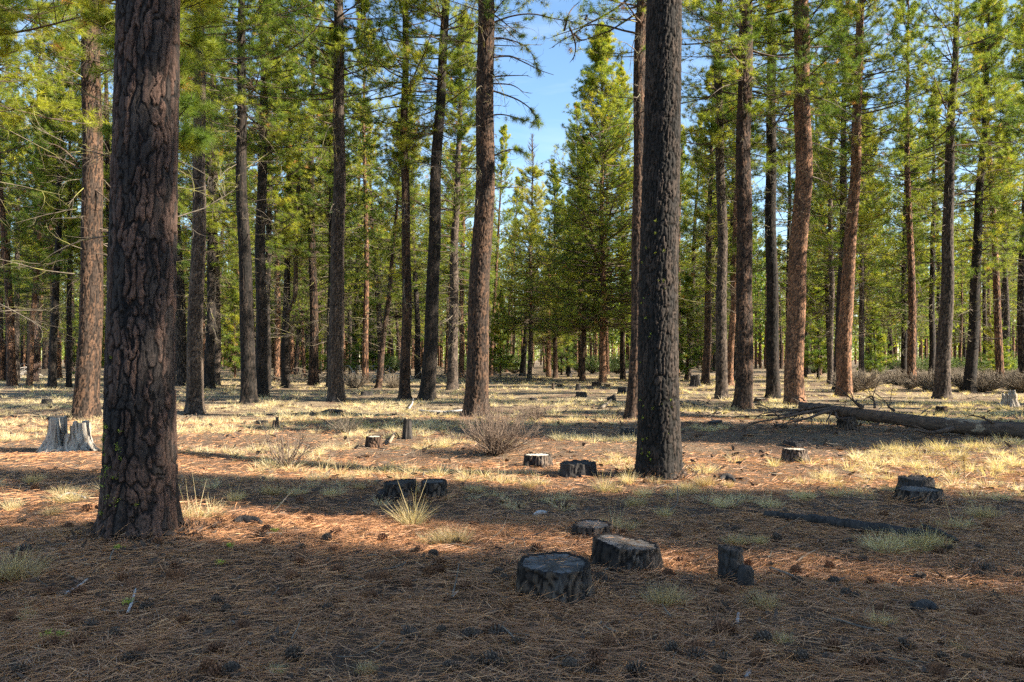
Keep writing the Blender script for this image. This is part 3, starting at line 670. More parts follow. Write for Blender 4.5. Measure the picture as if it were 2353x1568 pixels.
# ------------------------------------------------------------------ stumps
def stump(px, py, wpx, hpx, label, bark=None, cut=None, topr=.86, tilt=(0, 0), seed=1, ragged=.006, lump=.09, flare=.22, ridge=.016, bowl=0., d=None, group=None):
    p = at(px, py); s = p.y/F; rt = wpx/2*s*topr; h = hpx*s
    nt = 96; th = np.arange(nt)*2*PI/nt; nz = 22
    zz = np.linspace(0, 1, nz)
    T, Z = np.meshgrid(th, zz)
    lob = 1+lump*np.sin(2*T+seed)+lump*.7*np.sin(3*T+seed*1.7)+lump*.4*np.sin(5*T+seed*.6)
    nu = max(9, int(2*PI*rt/.045)); cx, cy = np.cos(T)*rt, np.sin(T)*rt
    w1 = fbm(cx*7, cy*7, Z*h*4, seed, 3)-.45
    f1, f2, cid = worley(T/(2*PI)*nu+w1*3.2, Z*h/.13+w1*3+50, nu, seed); plate = sstep(.03, .3, f2-f1); cid = np.clip(.5*cid+.6*fbm(cx*12, cy*12, Z*h*6, seed+9, 3), 0, 1)
    top = h*(1+0*T)+rt*(np.cos(T)*tilt[0]+np.sin(T)*tilt[1])+ragged*(vnoise(np.cos(T)*9, np.sin(T)*9, 0, seed)-.3)*2
    R = rt*lob*(1+flare*(1-Z)**1.8*(1+.5*np.sin(5*T+seed)))+ridge*(plate-.5)+ridge*.6*(fbm(cx*40, cy*40, Z*h*20, seed, 2)-.4)
    zv = Z*top-.06*(1-Z)**3
    V = np.stack([np.cos(T)*R, np.sin(T)*R, zv], -1)
    inner = []
    th_b = .022 if rt > .12 else .012
    for rin, dz in ((.35, .004), (1., -.002), (1.2, -.03)):
        Rr = R[-1]-th_b*rin
        inner.append(np.stack([np.cos(th)*Rr, np.sin(th)*Rr, top[-1]+dz], -1))
    V = np.concatenate([V, np.array(inner)], 0); n = V.shape[0]
    i = np.arange(n-1)[:, None]*nt; k = np.arange(nt)[None]; k2 = (k+1) % nt
    Q = np.stack([i+k, i+k2, i+nt+k2, i+nt+k], -1).reshape(-1, 4)
    pa = np.concatenate([plate, np.full((3, nt), .4)]); ca = np.concatenate([cid, np.full((3, nt), .4)])
    root = empty('tree_stump', p, label, 'stump', group)
    me = mesh('bark', V, Q, bark or BARK['stump'], True, {'plate': pa, 'cell': ca, 'tint': pa*0})
    obj('bark', me, root)
    nr = 9; fr = np.linspace(0, 1, nr); RR = fr[:, None]*(R[-1]-th_b)[None]
    TT = np.repeat(th[None], nr, 0)
    zc = h+RR*(np.cos(TT)*tilt[0]+np.sin(TT)*tilt[1])-.004-bowl*(1-fr[:, None]**2)+.006*(vnoise(np.cos(TT)*RR*30, np.sin(TT)*RR*30, 0, seed)-.5)
    # the rim meets the bark ring
    zc[-1] = top[-1]-.006
    V2 = np.stack([np.cos(TT)*RR, np.sin(TT)*RR, zc], -1)
    i = np.arange(nr-1)[:, None]*nt
    Q2 = np.stack([i+k, i+k2, i+nt+k2, i+nt+k], -1).reshape(-1, 4)
    obj('cut_face', mesh('cut_face', V2, Q2, cut or M_CUT, True, {'tint': np.zeros(V2.size//3)}), root)
    return root

def snag(px, py, wpx, label, hf, mat, seed=1, thick=.07, cat='stump', dep=1., flare=.35, name='tree_stump', part='weathered_wood', solid=False):
    """broken, ridged old wood whose height hf(theta) changes round it (theta=-90 faces the camera)"""
    p = at(px, py); s = p.y/F; r = wpx/2*s
    nt, nz = 150, 26; th = np.arange(nt)*2*PI/nt; zz = np.linspace(0, 1, nz); T, Z = np.meshgrid(th, zz)
    h = np.array([hf(math.degrees(a)) for a in th])
    h = h*(.9+.22*vnoise(np.cos(th)*7, np.sin(th)*7, 1, seed)+.12*vnoise(np.cos(th)*22, np.sin(th)*22, 1, seed))
    rid = fbm(np.cos(T)*9, np.sin(T)*9, Z*.6, seed, 4)-.45-.35*np.exp(-((vnoise(np.cos(T)*11, np.sin(T)*11, Z*.8, seed+4)-.5)/.06)**2)
    R = r*(.70+flare*(1-Z)**2.6*(1+.5*np.sin(4*T+seed)))*(1+.42*rid)
    Vo = np.stack([np.cos(T)*R, np.sin(T)*R*dep, Z*h[None]-.05*(1-Z)**4], -1)
    Rt = np.maximum(R-thick*(1.25-.5*Z), .01) if not solid else R*np.linspace(.15, .9, nz)[:, None]
    zi = (Z*h[None])[::-1] if not solid else None
    Ri = Rt[::-1]
    if solid:
        Ri = R[-1][None]*np.linspace(.93, .03, 6)[:, None]
        Tz = np.repeat(th[None], 6, 0); hm = h.mean()
        zi = h[None]*np.linspace(.98, .0, 6)[:, None]+hm*.9*np.linspace(.0, 1., 6)[:, None]
        Vi = np.stack([np.cos(Tz)*Ri, np.sin(Tz)*Ri*dep, zi], -1)
    else:
        Vi = np.stack([np.cos(T)*Ri, np.sin(T)*Ri*dep, np.maximum(zi-.004, .0)], -1)
    V = np.concatenate([Vo, Vi]); n = len(V); i = np.arange(n-1)[:, None]*nt; k = np.arange(nt)[None]; k2 = (k+1) % nt
    Q = np.stack([i+k, i+k2, i+nt+k2, i+nt+k], -1).reshape(-1, 4)
    o = obj(name, mesh(part, V, Q, mat, True, {'tint': np.zeros(V.size//3)}), None, p)
    return tag(o, label, cat)

stump(1274, 1366, 172, 72, 'largest dark cut stump in the foreground with grey sawn top', bark=BARK['stump'], tilt=(.03, .05), seed=3, lump=.075, topr=.92, flare=.16, bowl=.006)
stump(1438, 1305, 148, 58, 'dark stump with sloping top just behind the largest cut stump', tilt=(-.13, .03), seed=8, lump=.09, topr=.92, flare=.16)
stump(1360, 1231, 102, 26, 'low round stump with pale grey top, highest of the foreground trio', tilt=(.0, .03), seed=5, lump=.03, topr=.86, flare=.2)
r4 = stump(1680, 1340, 60, 80, 'narrow dark post like stump with a broken side at right foreground', M_CHAR, M_CHAR, topr=.86, tilt=(-.1, 0), seed=4, lump=.08, flare=.16)
gg = Geo(); q = at(1712, 1350)-r4.location; polytube(gg, [(q.x, q.y, -.05), (q.x, q.y, .06), (q.x+.005, q.y, .12), (q.x+.01, q.y, .15)], [.065, .06, .055, .04], 10, 3); obj('side_slab', gg.mesh('side_slab', M_CHAR, True), r4)
stump(2110, 1152, 112, 28, 'stepped double stump at right, lower front half', tilt=(.0, -.02), seed=6, lump=.07, topr=.88)
stump(2107, 1134, 78, 34, 'stepped double stump at right, taller back half', M_CHAR, M_CHAR, topr=.93, seed=7, ragged=.02)
stump(918, 1146, 80, 38, 'left one of two dark twin stumps side by side', BARK['stump'], M_CHAR, topr=.95, seed=11, flare=.08, tilt=(.08, 0), lump=.06)
stump(996, 1146, 60, 40, 'right one of two dark twin stumps with flat grey top', topr=.96, seed=12, flare=.05, tilt=(0, .03), lump=.04)
stump(1328, 1092, 82, 28, 'dark ragged stump in grass left of the thick dark pine', M_CHAR, M_CHAR, topr=.93, seed=13, ragged=.014, flare=.1)
stump(1236, 1072, 62, 27, 'stump with black streaked sides and pale sunlit top below the shrub', BARK['stump'], M_CUTL, topr=.9, seed=14, tilt=(.0, .02))
stump(1827, 1062, 54, 30, 'bright sunlit short stump with cream coloured wood and dark streaks', BARK['grey'], M_CUTL, topr=.9, seed=15)
stump(1825, 1024, 52, 10, 'low flat dark stump right behind the bright sunlit stump', M_CHAR, M_CHAR, seed=16, ragged=.02)
stump(860, 1028, 42, 25, 'brown stump with pale rim beside a leaning pale stick', BARK['brown'], M_CUTL, topr=.86, seed=17, tilt=(0, .02))
snag(936, 1008, 27, 'tall narrow black burnt stump standing in grass left of centre', lambda a: .36 if a > 90 or a < -90 else .30, M_CHAR, 3, solid=True, flare=.2, part='charred_wood')
snag(633, 984, 18, 'small pointed brown stump in the grass near the left pines', lambda a: .26 if abs(a) < 100 else .17, M_LOGBARK, 5, solid=True, part='stump_wood')
stump(602, 975, 28, 8, 'very low flat stump left of the small pointed stump', M_CHAR, M_CHAR, seed=21)
def split(a):     # two pale lobes with a low dark gap facing the camera
    if a > 180: a -= 360
    if -108 < a < -80: return .10
    if -80 <= a < -62: return .27
    if -62 <= a < 50: return .44
    if 50 <= a < 120: return .20
    return .50
snag(158, 1036, 118, 'white weathered split stump with two lobes beside the thickest pine', split, M_WHITE, 9, .10, dep=.8, flare=.5)
stump(1450, 1000, 48, 11, 'crumbled dark stump in the shade left of the thick dark pine', M_CHAR, M_CHAR, seed=22, ragged=.04)
stump(1946, 985, 44, 25, 'dark stump standing right in front of the fallen log', BARK['stump'], M_CHAR, seed=23, tilt=(.05, 0))
stump(1793, 984, 36, 8, 'low stump with grey top below the tips of the fallen branches', seed=24)
stump(1643, 976, 38, 8, 'flat dark stump on needles between the thick dark pine and the branches', M_CHAR, M_CUT, seed=25, tilt=(.1, 0))
stump(2164, 948, 26, 14, 'small brown stump behind the middle of the fallen log', BARK['brown'], M_CUTL, seed=26)
snag(2320, 933, 42, 'pale grey hollow stump behind the log at the right edge', lambda a: .46 if abs(a) < 70 else (.36 if a > 0 else .44), M_WHITE, 14, .06)
stump(1748, 924, 32, 8, 'low pale stump between brown furrowed pine and dark pine', BARK['brown'], M_CUTL, seed=27)
stump(130, 966, 42, 9, 'low dark stump behind the white split stump', M_CHAR, M_CHAR, seed=28)
stump(107, 928, 24, 10, 'small dark stump far left before the dark leaning pines', M_CHAR, M_CUT, seed=29)
stump(1271, 896, 7, 15, 'thin pale post like stump in the sunny grass at centre', BARK['grey'], M_CUTL, seed=30, topr=.95)
stump(1287, 890, 18, 6, 'small low stump next to the thin pale post like stump', BARK['brown'], M_CUTL, seed=31)
snag(1328, 899, 14, 'leaning dark spike of a broken stump in sunny grass', lambda a: .35 if abs(a) > 90 else .16, M_CHAR, 16, solid=True, part='charred_wood')
stump(1336, 911, 26, 10, 'dark low stump under the leaning dark spike', M_CHAR, M_CUT, seed=32)
stump(1371, 889, 22, 11, 'stump with sunlit right side below the cone shaped pine', BARK['brown'], M_CUTL, seed=33)
stump(1395, 890, 14, 6, 'tiny low stump right of the stump below the cone shaped pine', BARK['brown'], M_CUTL, seed=34)
snag(1430, 907, 28, 'dark jagged stump half hidden left of the orange brown pine', lambda a: .32 if a > 0 else .25, M_CHAR, 17, solid=True, part='charred_wood')
stump(1404, 923, 22, 12, 'tilted dark stump piece below the dark jagged stump', M_CHAR, M_CHAR, seed=35, tilt=(.4, 0))
stump(1225, 921, 23, 7, 'low dark stump right of the large brown pine', M_CHAR, M_CUT, seed=36)
stump(1309, 867, 14, 8, 'faint dark stump far off under the slim pines', M_CHAR, M_CUT, seed=37)
stump(842, 908, 28, 8, 'low dark stump under the brown brush left of the tilted slim pine', M_CHAR, M_CHAR, seed=38)
snag(1597, 887, 28, 'dark jagged far stump right of the thick dark pine', lambda a: .6 if a > 0 else .4, M_CHAR, 18, solid=True, part='charred_wood')
stump(2280, 890, 22, 10, 'far pale stump among the dark brush at the right edge', BARK['grey'], M_CUTL, seed=39)
stump(460, 966, 14, 8, 'tiny dark stump right of the grey brown pine foot', M_CHAR, M_CHAR, seed=40)

# ------------------------------------------------------------------ fallen wood
def log_obj(name, pts, radii, label, mat, cat='log', sides=20, sub=10, rough=.25, seed=1, parent=None, part=None):
    g = Geo(); polytube(g, pts, radii, sides, sub)
    V = g.v[0]; c = V.copy()
    n = fbm(V[:, 0]*9, V[:, 1]*9, V[:, 2]*9, seed, 4)-.47
    # push along the local radius
    m = len(V)//sides; ctr = V.reshape(m, sides, 3).mean(1, keepdims=True); rv = (V.reshape(m, sides, 3)-ctr)
    g.v[0] = (ctr+rv*(1+rough*2*n.reshape(m, sides, 1))).reshape(-1, 3)
    me = g.mesh(part or name, mat, True)
    return me

A = at_d(1836, 931, 17.6); B = at_d(1960, 950, 17.0); C_ = at_d(2055, 962, 16.7); D_ = at_d(2150, 975, 16.3); E_ = at_d(2260, 985, 16.0); F_ = at_d(2360, 991, 15.8); G_ = at_d(2560, 1010, 15.0)
pl = [A, B, C_, D_, E_, F_, G_]; rad = [.075, .125, .125, .145, .155, .165, .18]
org = Vector((G_.x, G_.y, float(hgt(G_.x, G_.y)))); flog = empty('fallen_tree', org, 'long fallen dead pine log with bare branches lying at right', 'log')
lp = [p-org for p in pl]
obj('trunk', log_obj('trunk', lp, rad, '', M_LOGBARK, sub=14, sides=26, rough=.10, seed=4), flog)
ax = np.array([list(D_-org), list(E_-org)]); na, nb_ = 40, 26                     # peeled strip over the upper front of the log
uu, aa = np.meshgrid(np.linspace(0, 1, na), np.radians(np.linspace(-35, 118, nb_)), indexing='ij')
edge = .13*(fbm(aa*3, uu*2, 0, 3, 3)-.45)*np.sign(uu-.5)
tq = .18+.80*(uu+edge*2*np.abs(uu-.5)*2)
cen = ax[0]+(ax[1]-ax[0])*tq[..., None]; rq = (.145+.010*tq)*(1.035+.05*(fbm(uu*9, aa*5, 0, 5, 3)-.45))
dirx = nrm(ax[1]-ax[0]); side_ = nrm(np.cross(dirx, [0, 0, 1.])); side_ = -side_ if side_[1] > 0 else side_
Vb = cen+rq[..., None]*(np.cos(aa)[..., None]*side_+np.sin(aa)[..., None]*np.array([0, 0, 1.]))
Vb += np.where((uu < .02) | (uu > .98) | (aa < -.58) | (aa > 2.03), -.02, 0)[..., None]*(np.cos(aa)[..., None]*side_+np.sin(aa)[..., None]*np.array([0, 0, 1.]))
ii = (np.arange(na-1)[:, None]*nb_+np.arange(nb_-1)[None]).ravel()
o = obj('bare_wood', mesh('bare_wood', Vb, np.stack([ii, ii+1, ii+1+nb_, ii+nb_], -1), M_BARE, True, {'tint': np.zeros(na*nb_)}), flog); o['label'] = 'pale strip where the bark has peeled off'
def lpx(x, y): return at_d((2000+x/2.24)*.78433, (700+y/2.24)*.78433, 1)
def logbranch(crop, ds, r0, nm='branch'):
    pts = [at_d((2000+x/2.24)*.78433, (700+y/2.24)*.78433, d)-org for (x, y), d in zip(crop, ds)]
    g = Geo(); polytube(g, pts, np.linspace(r0, r0*.22, len(pts)), 7, 5)
    rng = np.random.default_rng(int(crop[0][0])); P = np.array([list(p) for p in pts])
    for _ in range(3):
        t = (.35+.65*rng.random())*(len(P)-1.001); i = int(t); s = P[i]+(P[i+1]-P[i])*(t-i); e = nrm(P[-1]-P[0])+rng.normal(0, .45, 3); L = .25+.5*rng.random()
        t2 = s+nrm(e)*L; t2[2] = max(t2[2], .03); mid = (s+t2)/2+np.array([0, 0, .04]); polytube(g, [s, mid, t2], [r0*.3, r0*.22, r0*.12], 5, 3)
    obj(nm, g.mesh(nm, M_LOGBARK, True), flog)
logbranch([(960, 1095), (880, 1100), (780, 1120), (640, 1130), (520, 1150)], [17.1, 16.9, 16.7, 16.5, 16.3], .045)
logbranch([(1000, 1110), (900, 1125), (760, 1150), (600, 1185), (430, 1210)], [17, 16.8, 16.5, 16.2, 15.9], .055)
logbranch([(1020, 1120), (920, 1140), (830, 1175), (700, 1205)], [16.9, 16.6, 16.2, 15.9], .05)
logbranch([(900, 1085), (800, 1120), (700, 1150), (580, 1160), (350, 1165)], [17.2, 17.1, 17.0, 16.9, 16.7], .04)
logbranch([(980, 1120), (965, 1160), (940, 1200)], [16.9, 16.6, 16.3], .03)
logbranch([(860, 1090), (790, 1130), (750, 1190)], [17.2, 16.9, 16.6], .03)
logbranch([(1180, 1110), (1140, 1080), (1110, 1055)], [16.9, 16.9, 16.9], .055)
logbranch([(1260, 1110), (1255, 1060), (1245, 1030)], [16.7, 16.8, 16.8], .03)
logbranch([(1250, 1060), (1215, 1040), (1175, 1070)], [16.8, 16.7, 16.7], .018)
logbranch([(1390, 1130), (1350, 1100), (1345, 1075)], [16.5, 16.5, 16.5], .03)
logbranch([(1770, 1245), (1690, 1265), (1600, 1270), (1490, 1240)], [15.9, 15.7, 15.6, 15.7], .06)
logbranch([(800, 1065), (770, 1040), (725, 1055)], [17.6, 17.6, 17.6], .02)
logbranch([(2060, 1220), (1980, 1180), (1900, 1160), (1860, 1170)], [15.9, 15.8, 15.8, 15.8], .025)
logbranch([(1000, 1130), (1010, 1165), (1040, 1180), (1120, 1170)], [16.9, 16.6, 16.5, 16.4], .03)

pts = [at(x, y) for x, y in ((1757, 1190), (1850, 1202), (1950, 1216), (2040, 1229), (2110, 1236), (2150, 1243))]
og = pts[2].copy(); rl = [.035, .052, .058, .055, .045, .032]
lg = obj('rotting_log', log_obj('rotting_log', [p-og+Vector((0, 0, .035)) for p in pts], rl, '', M_CHAR, sub=14, sides=20, rough=.5, seed=9), None, og)
tag(lg, 'dark rotting log half sunk in needles at right foreground', 'log')
pts = [at(x, y) for x, y in ((2120, 1215), (2160, 1232), (2200, 1250))]; og = pts[1].copy()
tag(obj('broken_branch', log_obj('broken_branch', [p-og+Vector((0, 0, .025)) for p in pts], [.02, .03, .018], '', M_CHAR, sub=8, sides=10, seed=3), None, og), 'dark broken branch at the right end of the rotting log', 'branch')
def small(name, pix, radii, label, cat, mat, lift=.012, seed=1, rough=.25, sides=9, group=None):
    pts = [at(x, y) for x, y in pix]; og = pts[0].copy()
    o = obj(name, log_obj(name, [p-og+Vector((0, 0, lift)) for p in pts], radii, '', mat, sub=6, sides=sides, seed=seed, rough=rough), None, og)
    return tag(o, label, cat, group)
small('charred_chunk', ((872, 1152), (880, 1147), (889, 1149)), [.04, .075, .04], 'small charred block at the left end of the dark twin stumps', 'wood chunk', M_CHAR, .05, 5, .35, 12)
small('charred_chunk', ((538, 1206), (560, 1204), (585, 1206), (600, 1210)), [.02, .05, .045, .02], 'black charred chunk of wood right of the thickest pine foot', 'wood chunk', M_CHAR, .03, 3, .4, 12)
small('stick', ((592, 1234), (620, 1234), (646, 1236)), [.02, .022, .018], 'short dark stick with a yellow lichen tuft right of the thickest pine', 'stick', M_DEAD, .02)
small('stick', ((150, 1371), (175, 1358), (201, 1338)), [.008, .01, .006], 'pale bleached stick lying in needles below the thickest pine', 'stick', M_STICK, .02)
small('stick', ((293, 1415), (303, 1392), (312, 1360)), [.007, .009, .005], 'grey stick with lichen below the thickest pine foot', 'stick', M_STICK, .02)
small('stick', ((215, 1407), (250, 1412), (285, 1411)), [.006, .008, .005], 'thin grey stick lying crosswise between pine cones at left foreground', 'stick', M_DEAD, .02)
small('wood_chip', ((1227, 1186), (1240, 1182), (1257, 1181)), [.012, .03, .012], 'pale wood chip on sunlit needles above the low round stump', 'wood chip', M_STICK, .015)
small('stick', ((1694, 1436), (1697, 1415)), [.010, .009], 'short white stick below the narrow post like stump', 'stick', M_STICK, .012)
small('stick', ((1715, 1452+110), (1722, 1548)), [.010, .012], 'white stub of wood at the very bottom right of centre', 'stick', M_STICK, .012)
small('stick', ((1770, 1312), (1800, 1322), (1840, 1338)), [.012, .014, .008], 'thin dark branch lying right of the narrow post like stump', 'stick', M_DEAD, .02)
small('stick', ((1833, 1298), (1850, 1285), (1880, 1270)), [.007, .008, .004], 'forked twig on needles in front of the bright grass tufts', 'stick', M_DEAD, .03)
small('stick', ((1039, 1381), (1048, 1345), (1055, 1305)), [.006, .006, .003], 'thin dark twig among pine cones left of the largest cut stump', 'stick', M_DEAD, .03)
small('stick', ((1040, 1350+28), (1052, 1366)), [.006, .004], 'tiny pale splinter among pine cones at centre foreground', 'stick', M_STICK, .02)
small('bark_piece', ((2093, 1404), (2112, 1408), (2132, 1404), (2150, 1412)), [.015, .04, .045, .02], 'dark curled bark piece with white edges at right foreground', 'bark', M_CHAR, .03, 8, .5, 12)
small('bark_flake', ((1660, 1388), (1676, 1392), (1690, 1396)), [.008, .022, .010], 'yellowish bark flake below the narrow post like stump', 'bark', M_LOGBARK, .004, 8, .3, 12)
small('stick', ((895, 1024), (903, 1010), (908, 1003)), [.03, .03, .03], 'leaning pale stick beside the brown stump with pale rim', 'stick', M_BARE, .06)
small('bark_piece', ((1655, 1108), (1668, 1104), (1688, 1110)), [.02, .07, .025], 'dark triangular bark piece right of the thick dark pine foot', 'bark', M_CHAR, .03, 5, .4)
small('stick', ((135, 1150), (160, 1140), (195, 1150)), [.012, .014, .008], 'pale curved stick left of the thickest pine', 'stick', M_STICK, .03)
small('stick', ((740, 952), (760, 948), (785, 950)), [.04, .06, .05], 'short dark log in grass below the pine with pale lower trunk', 'log', M_CHAR, .05)
small('stick', ((940, 946), (947, 935), (950, 922)), [.03, .025, .015], 'pale upright splintered wood left of the dark leaning pine', 'stick', M_STICK, .1)
small('stick', ((962, 946), (1010, 950), (1066, 946)), [.03, .04, .03], 'grey branch lying left of the large brown pine', 'branch', M_STICK, .04)
small('stick', ((1380, 940), (1390, 936), (1412, 915)), [.04, .05, .04], 'grey tilted branch below the dark jagged stump', 'branch', M_DEAD, .05)
small('stick', ((1561, 925), (1600, 932), (1645, 944)), [.02, .04, .02], 'thin fallen pole on bright needles right of the thick dark pine', 'branch', M_DEAD, .05)
small('pale_log', ((2018, 862), (2045, 861), (2076, 863)), [.16, .2, .22], 'distant pale fallen log beyond the dark brush', 'log', M_WHITE, .25)
small('pale_log', ((2243, 884), (2262, 884), (2284, 886)), [.2, .36, .3], 'pale boulder like log end in brush at the right edge', 'log', M_WHITE, .15)

# leaning twiggy heaps of dead branches before the woods
def heap(px, py, w, h, n, mat, label, seed):
    p = at(px, py); rng = np.random.default_rng(seed); g = Geo()
    s = np.stack([rng.uniform(-w, w, n), rng.uniform(-.8, .8, n), rng.uniform(0, h*.5, n)], -1)
    P, D, A_, E = curve(s, rng.random(n)*2*PI, np.radians(rng.normal(14, 22, n)), rng.uniform(.6, 2.2, n), np.radians(rng.normal(-15, 30, n)), 7, rng, .25)
    P[..., 2] = np.clip(P[..., 2], .02, h*1.3); tubes(g, P, rng.uniform(.008, .03, n)[:, None]*np.linspace(1, .3, 7), 5, 0)
    return tag(obj('branch_heap', g.mesh('branch_heap', mat, True), None, p), label, 'branch heap')
heap(690, 880, 2.2, .9, 110, M_DEAD, 'grey heap of dead branches right of the forked pine', 1)
heap(860, 876, 2.6, .8, 100, M_STICK, 'pale heap of dead branches behind the tilted slim pine', 2)
heap(1085, 874, 2.8, .7, 110, M_DEAD, 'brown heap of dead branches right behind the large brown pine', 3)
heap(25, 868, 2.0, .9, 70, M_STICK, 'pale dead branches piled at the far left edge', 4)
heap(1200, 876, 1.6, .4, 60, M_DEAD, 'low scatter of branches at the foot of the thin yellowing pine', 5)

# ------------------------------------------------------------------ shrubs
def shrub_mesh(name, seed, R, H, n, mat, r=.004, leaf=None, kids=7, spread=1.):
    rng = np.random.default_rng(seed); g = Geo()
    az = rng.random(n)*2*PI; el = np.radians(90-62*spread*rng.random(n)**.7); L = H/np.maximum(np.sin(el), .55)*(.65+.45*rng.random(n)); L = np.minimum(L, np.hypot(R, H*.75)*1.05)
    s = np.stack([np.cos(az), np.sin(az), np.zeros(n)], -1)*(.12*R*rng.random(n))[:, None]
    P, D, A_, E = curve(s, az, el-.1, L, np.radians(rng.normal(14, 12, n)), 8, rng, .13)
    tubes(g, P, r*(1.2+.6*rng.random(n))[:, None]*np.linspace(1, .4, 8), 4, 0)
    m = n*kids; bi = np.repeat(np.arange(n), kids); i0 = rng.integers(2, 8, m)
    P2, *_ = curve(P[bi, i0], A_[bi, i0]+rng.normal(0, .6, m), E[bi, i0]+rng.normal(.05, .4, m), L[bi]*rng.uniform(.12, .36, m), np.radians(rng.normal(15, 25, m)), 5, rng, .2)
    tubes(g, P2, np.full((m, 5), r*.6)*np.linspace(1, .5, 5), 3, 0)
    me = g.mesh(name, mat, True); lm = None
    if leaf:
        gl = Geo(); Q = P2[:, 2:].reshape(-1, 3); Q = np.repeat(Q, 4, 0)+rng.normal(0, .04, (len(Q)*4, 3)); Dv = nrm(rng.normal(size=Q.shape)+np.array([0, 0, .6]))
        blades(gl, Q, Dv, .09, .05, np.zeros_like(Q), rng.random(len(Q)), 1); lm = gl.mesh('leaves', leaf)
    return me, lm
p = at(1138, 1046); s_ = p.y/F
me, _ = shrub_mesh('shrub', 5, 70*s_, 104*s_, 160, M_TWIG, .0042, None, 9, 1.05)
tag(obj('shrub', me, None, p), 'bare twiggy round shrub in front of the large brown pine', 'shrub')
p = at(656, 1076); s_ = p.y/F
me, _ = shrub_mesh('shrub', 6, 60*s_, 82*s_, 34, M_TWIG, .0048, None, 8, .9)
tag(obj('shrub', me, None, p), 'small sparse leafless shrub in sunny grass right of the thickest pine', 'shrub')
p = at(795, 995); me, _ = shrub_mesh('shrub', 7, .35, .32, 70, M_SAGE, .004, None, 6, 1.1); tag(obj('shrub', me, None, p), 'low grey shrub in shade left of the black burnt stump', 'shrub')
p = at(1232, 965); me, _ = shrub_mesh('shrub', 8, .45, .42, 80, M_TWIG, .005, None, 6, 1.1); tag(obj('shrub', me, None, p), 'shaded twiggy shrub behind and right of the large brown pine', 'shrub')
for i, (x, y, R, H, lab) in enumerate([(815, 893, .9, .75, 'wide brown shrub in shade left of the tilted slim pine'), (905, 893, .6, .7, 'brown shrub right of the tilted slim pine')]):
    me, _ = shrub_mesh('shrub', 20+i, R, H, 130, M_SAGE, .009, None, 8, 1.1); tag(obj('shrub', me, None, at(x, y)), lab, 'shrub')
protoS = [shrub_mesh('brush', 30+i, .75, .75, 120, M_SAGE, .010, None, 8, 1.0)[0] for i in range(3)]
rs = random.Random(3)
for i in range(48):
    px, py = rs.uniform(1960, 2400), rs.uniform(868, 903)
    if i > 50: px, py = rs.uniform(1730, 1960), rs.uniform(868, 892)
    o = obj('brush', protoS[i % 3], None, at(px, py), (0, 0, rs.uniform(0, 6)), rs.uniform(.75, 1.3)*Vector((1, 1, .9)))
    tag(o, 'grey brown brush clump in the belt of brush at right', 'shrub', 'belt of brush at right')
protoG = [shrub_mesh('green_bush', 40+i, 1.1, 1.2, 70, M_SAGE, .012, M_BUSH, 7, 1.0) for i in range(2)]
for i, (px, py) in enumerate([(2100, 861), (2140, 858), (2190, 860), (2240, 862), (2290, 861), (2335, 862), (2060, 859), (1885, 861), (1870, 858), (1395, 860), (1360, 858), (1330, 857), (1420, 859), (1290, 857), (1180, 858), (1130, 862), (1060, 858), (2010, 857), (2165, 864), (2315, 866), (2265, 868), (1560, 857), (900, 858)]):
    r = empty('green_bush', at(px, py), 'bright green leafy bush along the edge of the far woods', 'bush', 'green bushes before the woods', (0, 0, i*1.7))
    me, lm = protoG[i % 2]; sc = rs.uniform(.8, 1.4); obj('stems', me, r, None, None, sc); obj('leaves', lm, r, None, None, sc)

# pine seedling
p = at(2215, 1103); sd = empty('pine_seedling', p, 'tiny pine seedling with brownish needle tuft at right', 'seedling')
g1, g2 = Geo(), Geo(); polytube(g1, [(0, 0, -.02), (.005, 0, .15), (0, .01, .33)], [.007, .006, .004], 6, 4); obj('stem', g1.mesh('stem', M_BRANCH, True), sd)
zz = np.concatenate([np.full(8, .33), np.linspace(.16, .33, 9)]); rng = np.random.default_rng(3)
tufts(g2, np.stack([zz*0, zz*0, zz], -1), nrm(rng.normal(0, .6, (17, 3))+np.array([0, 0, 1])), 30, .0025, .11, rng, np.full(17, .1)); obj('needles', g2.mesh('needles', M_GREENGRASS), sd)

# ------------------------------------------------------------------ grass
def grass_geo(geo, P, R, H, k, w, rng, seg=2, tint=None, lean=.55):
    n = len(P); idx = np.repeat(np.arange(n), k); m = n*k
    a = rng.random(m)*2*PI; rr = R[idx]*np.sqrt(rng.random(m))*.35
    B = P[idx]+np.stack([np.cos(a)*rr, np.sin(a)*rr, np.full(m, -.01)], -1)
    el = np.radians(90-62*lean*rng.random(m)**.8-6); a2 = a+rng.normal(0, .5, m)
    D = np.stack([np.cos(el)*np.cos(a2), np.cos(el)*np.sin(a2), np.sin(el)], -1)
    L = H[idx]*(.55+.55*rng.random(m)); bend = D*np.array([1, 1, 0])*(L*.25)[:, None]-np.array([0, 0, 1])*(L*.18*rng.random(m))[:, None]
    t = np.clip((tint[idx] if tint is not None else .45)+rng.normal(0, .12, m), 0, 1)
    blades(geo, B, D, L, w, bend, t, seg)
GP = []
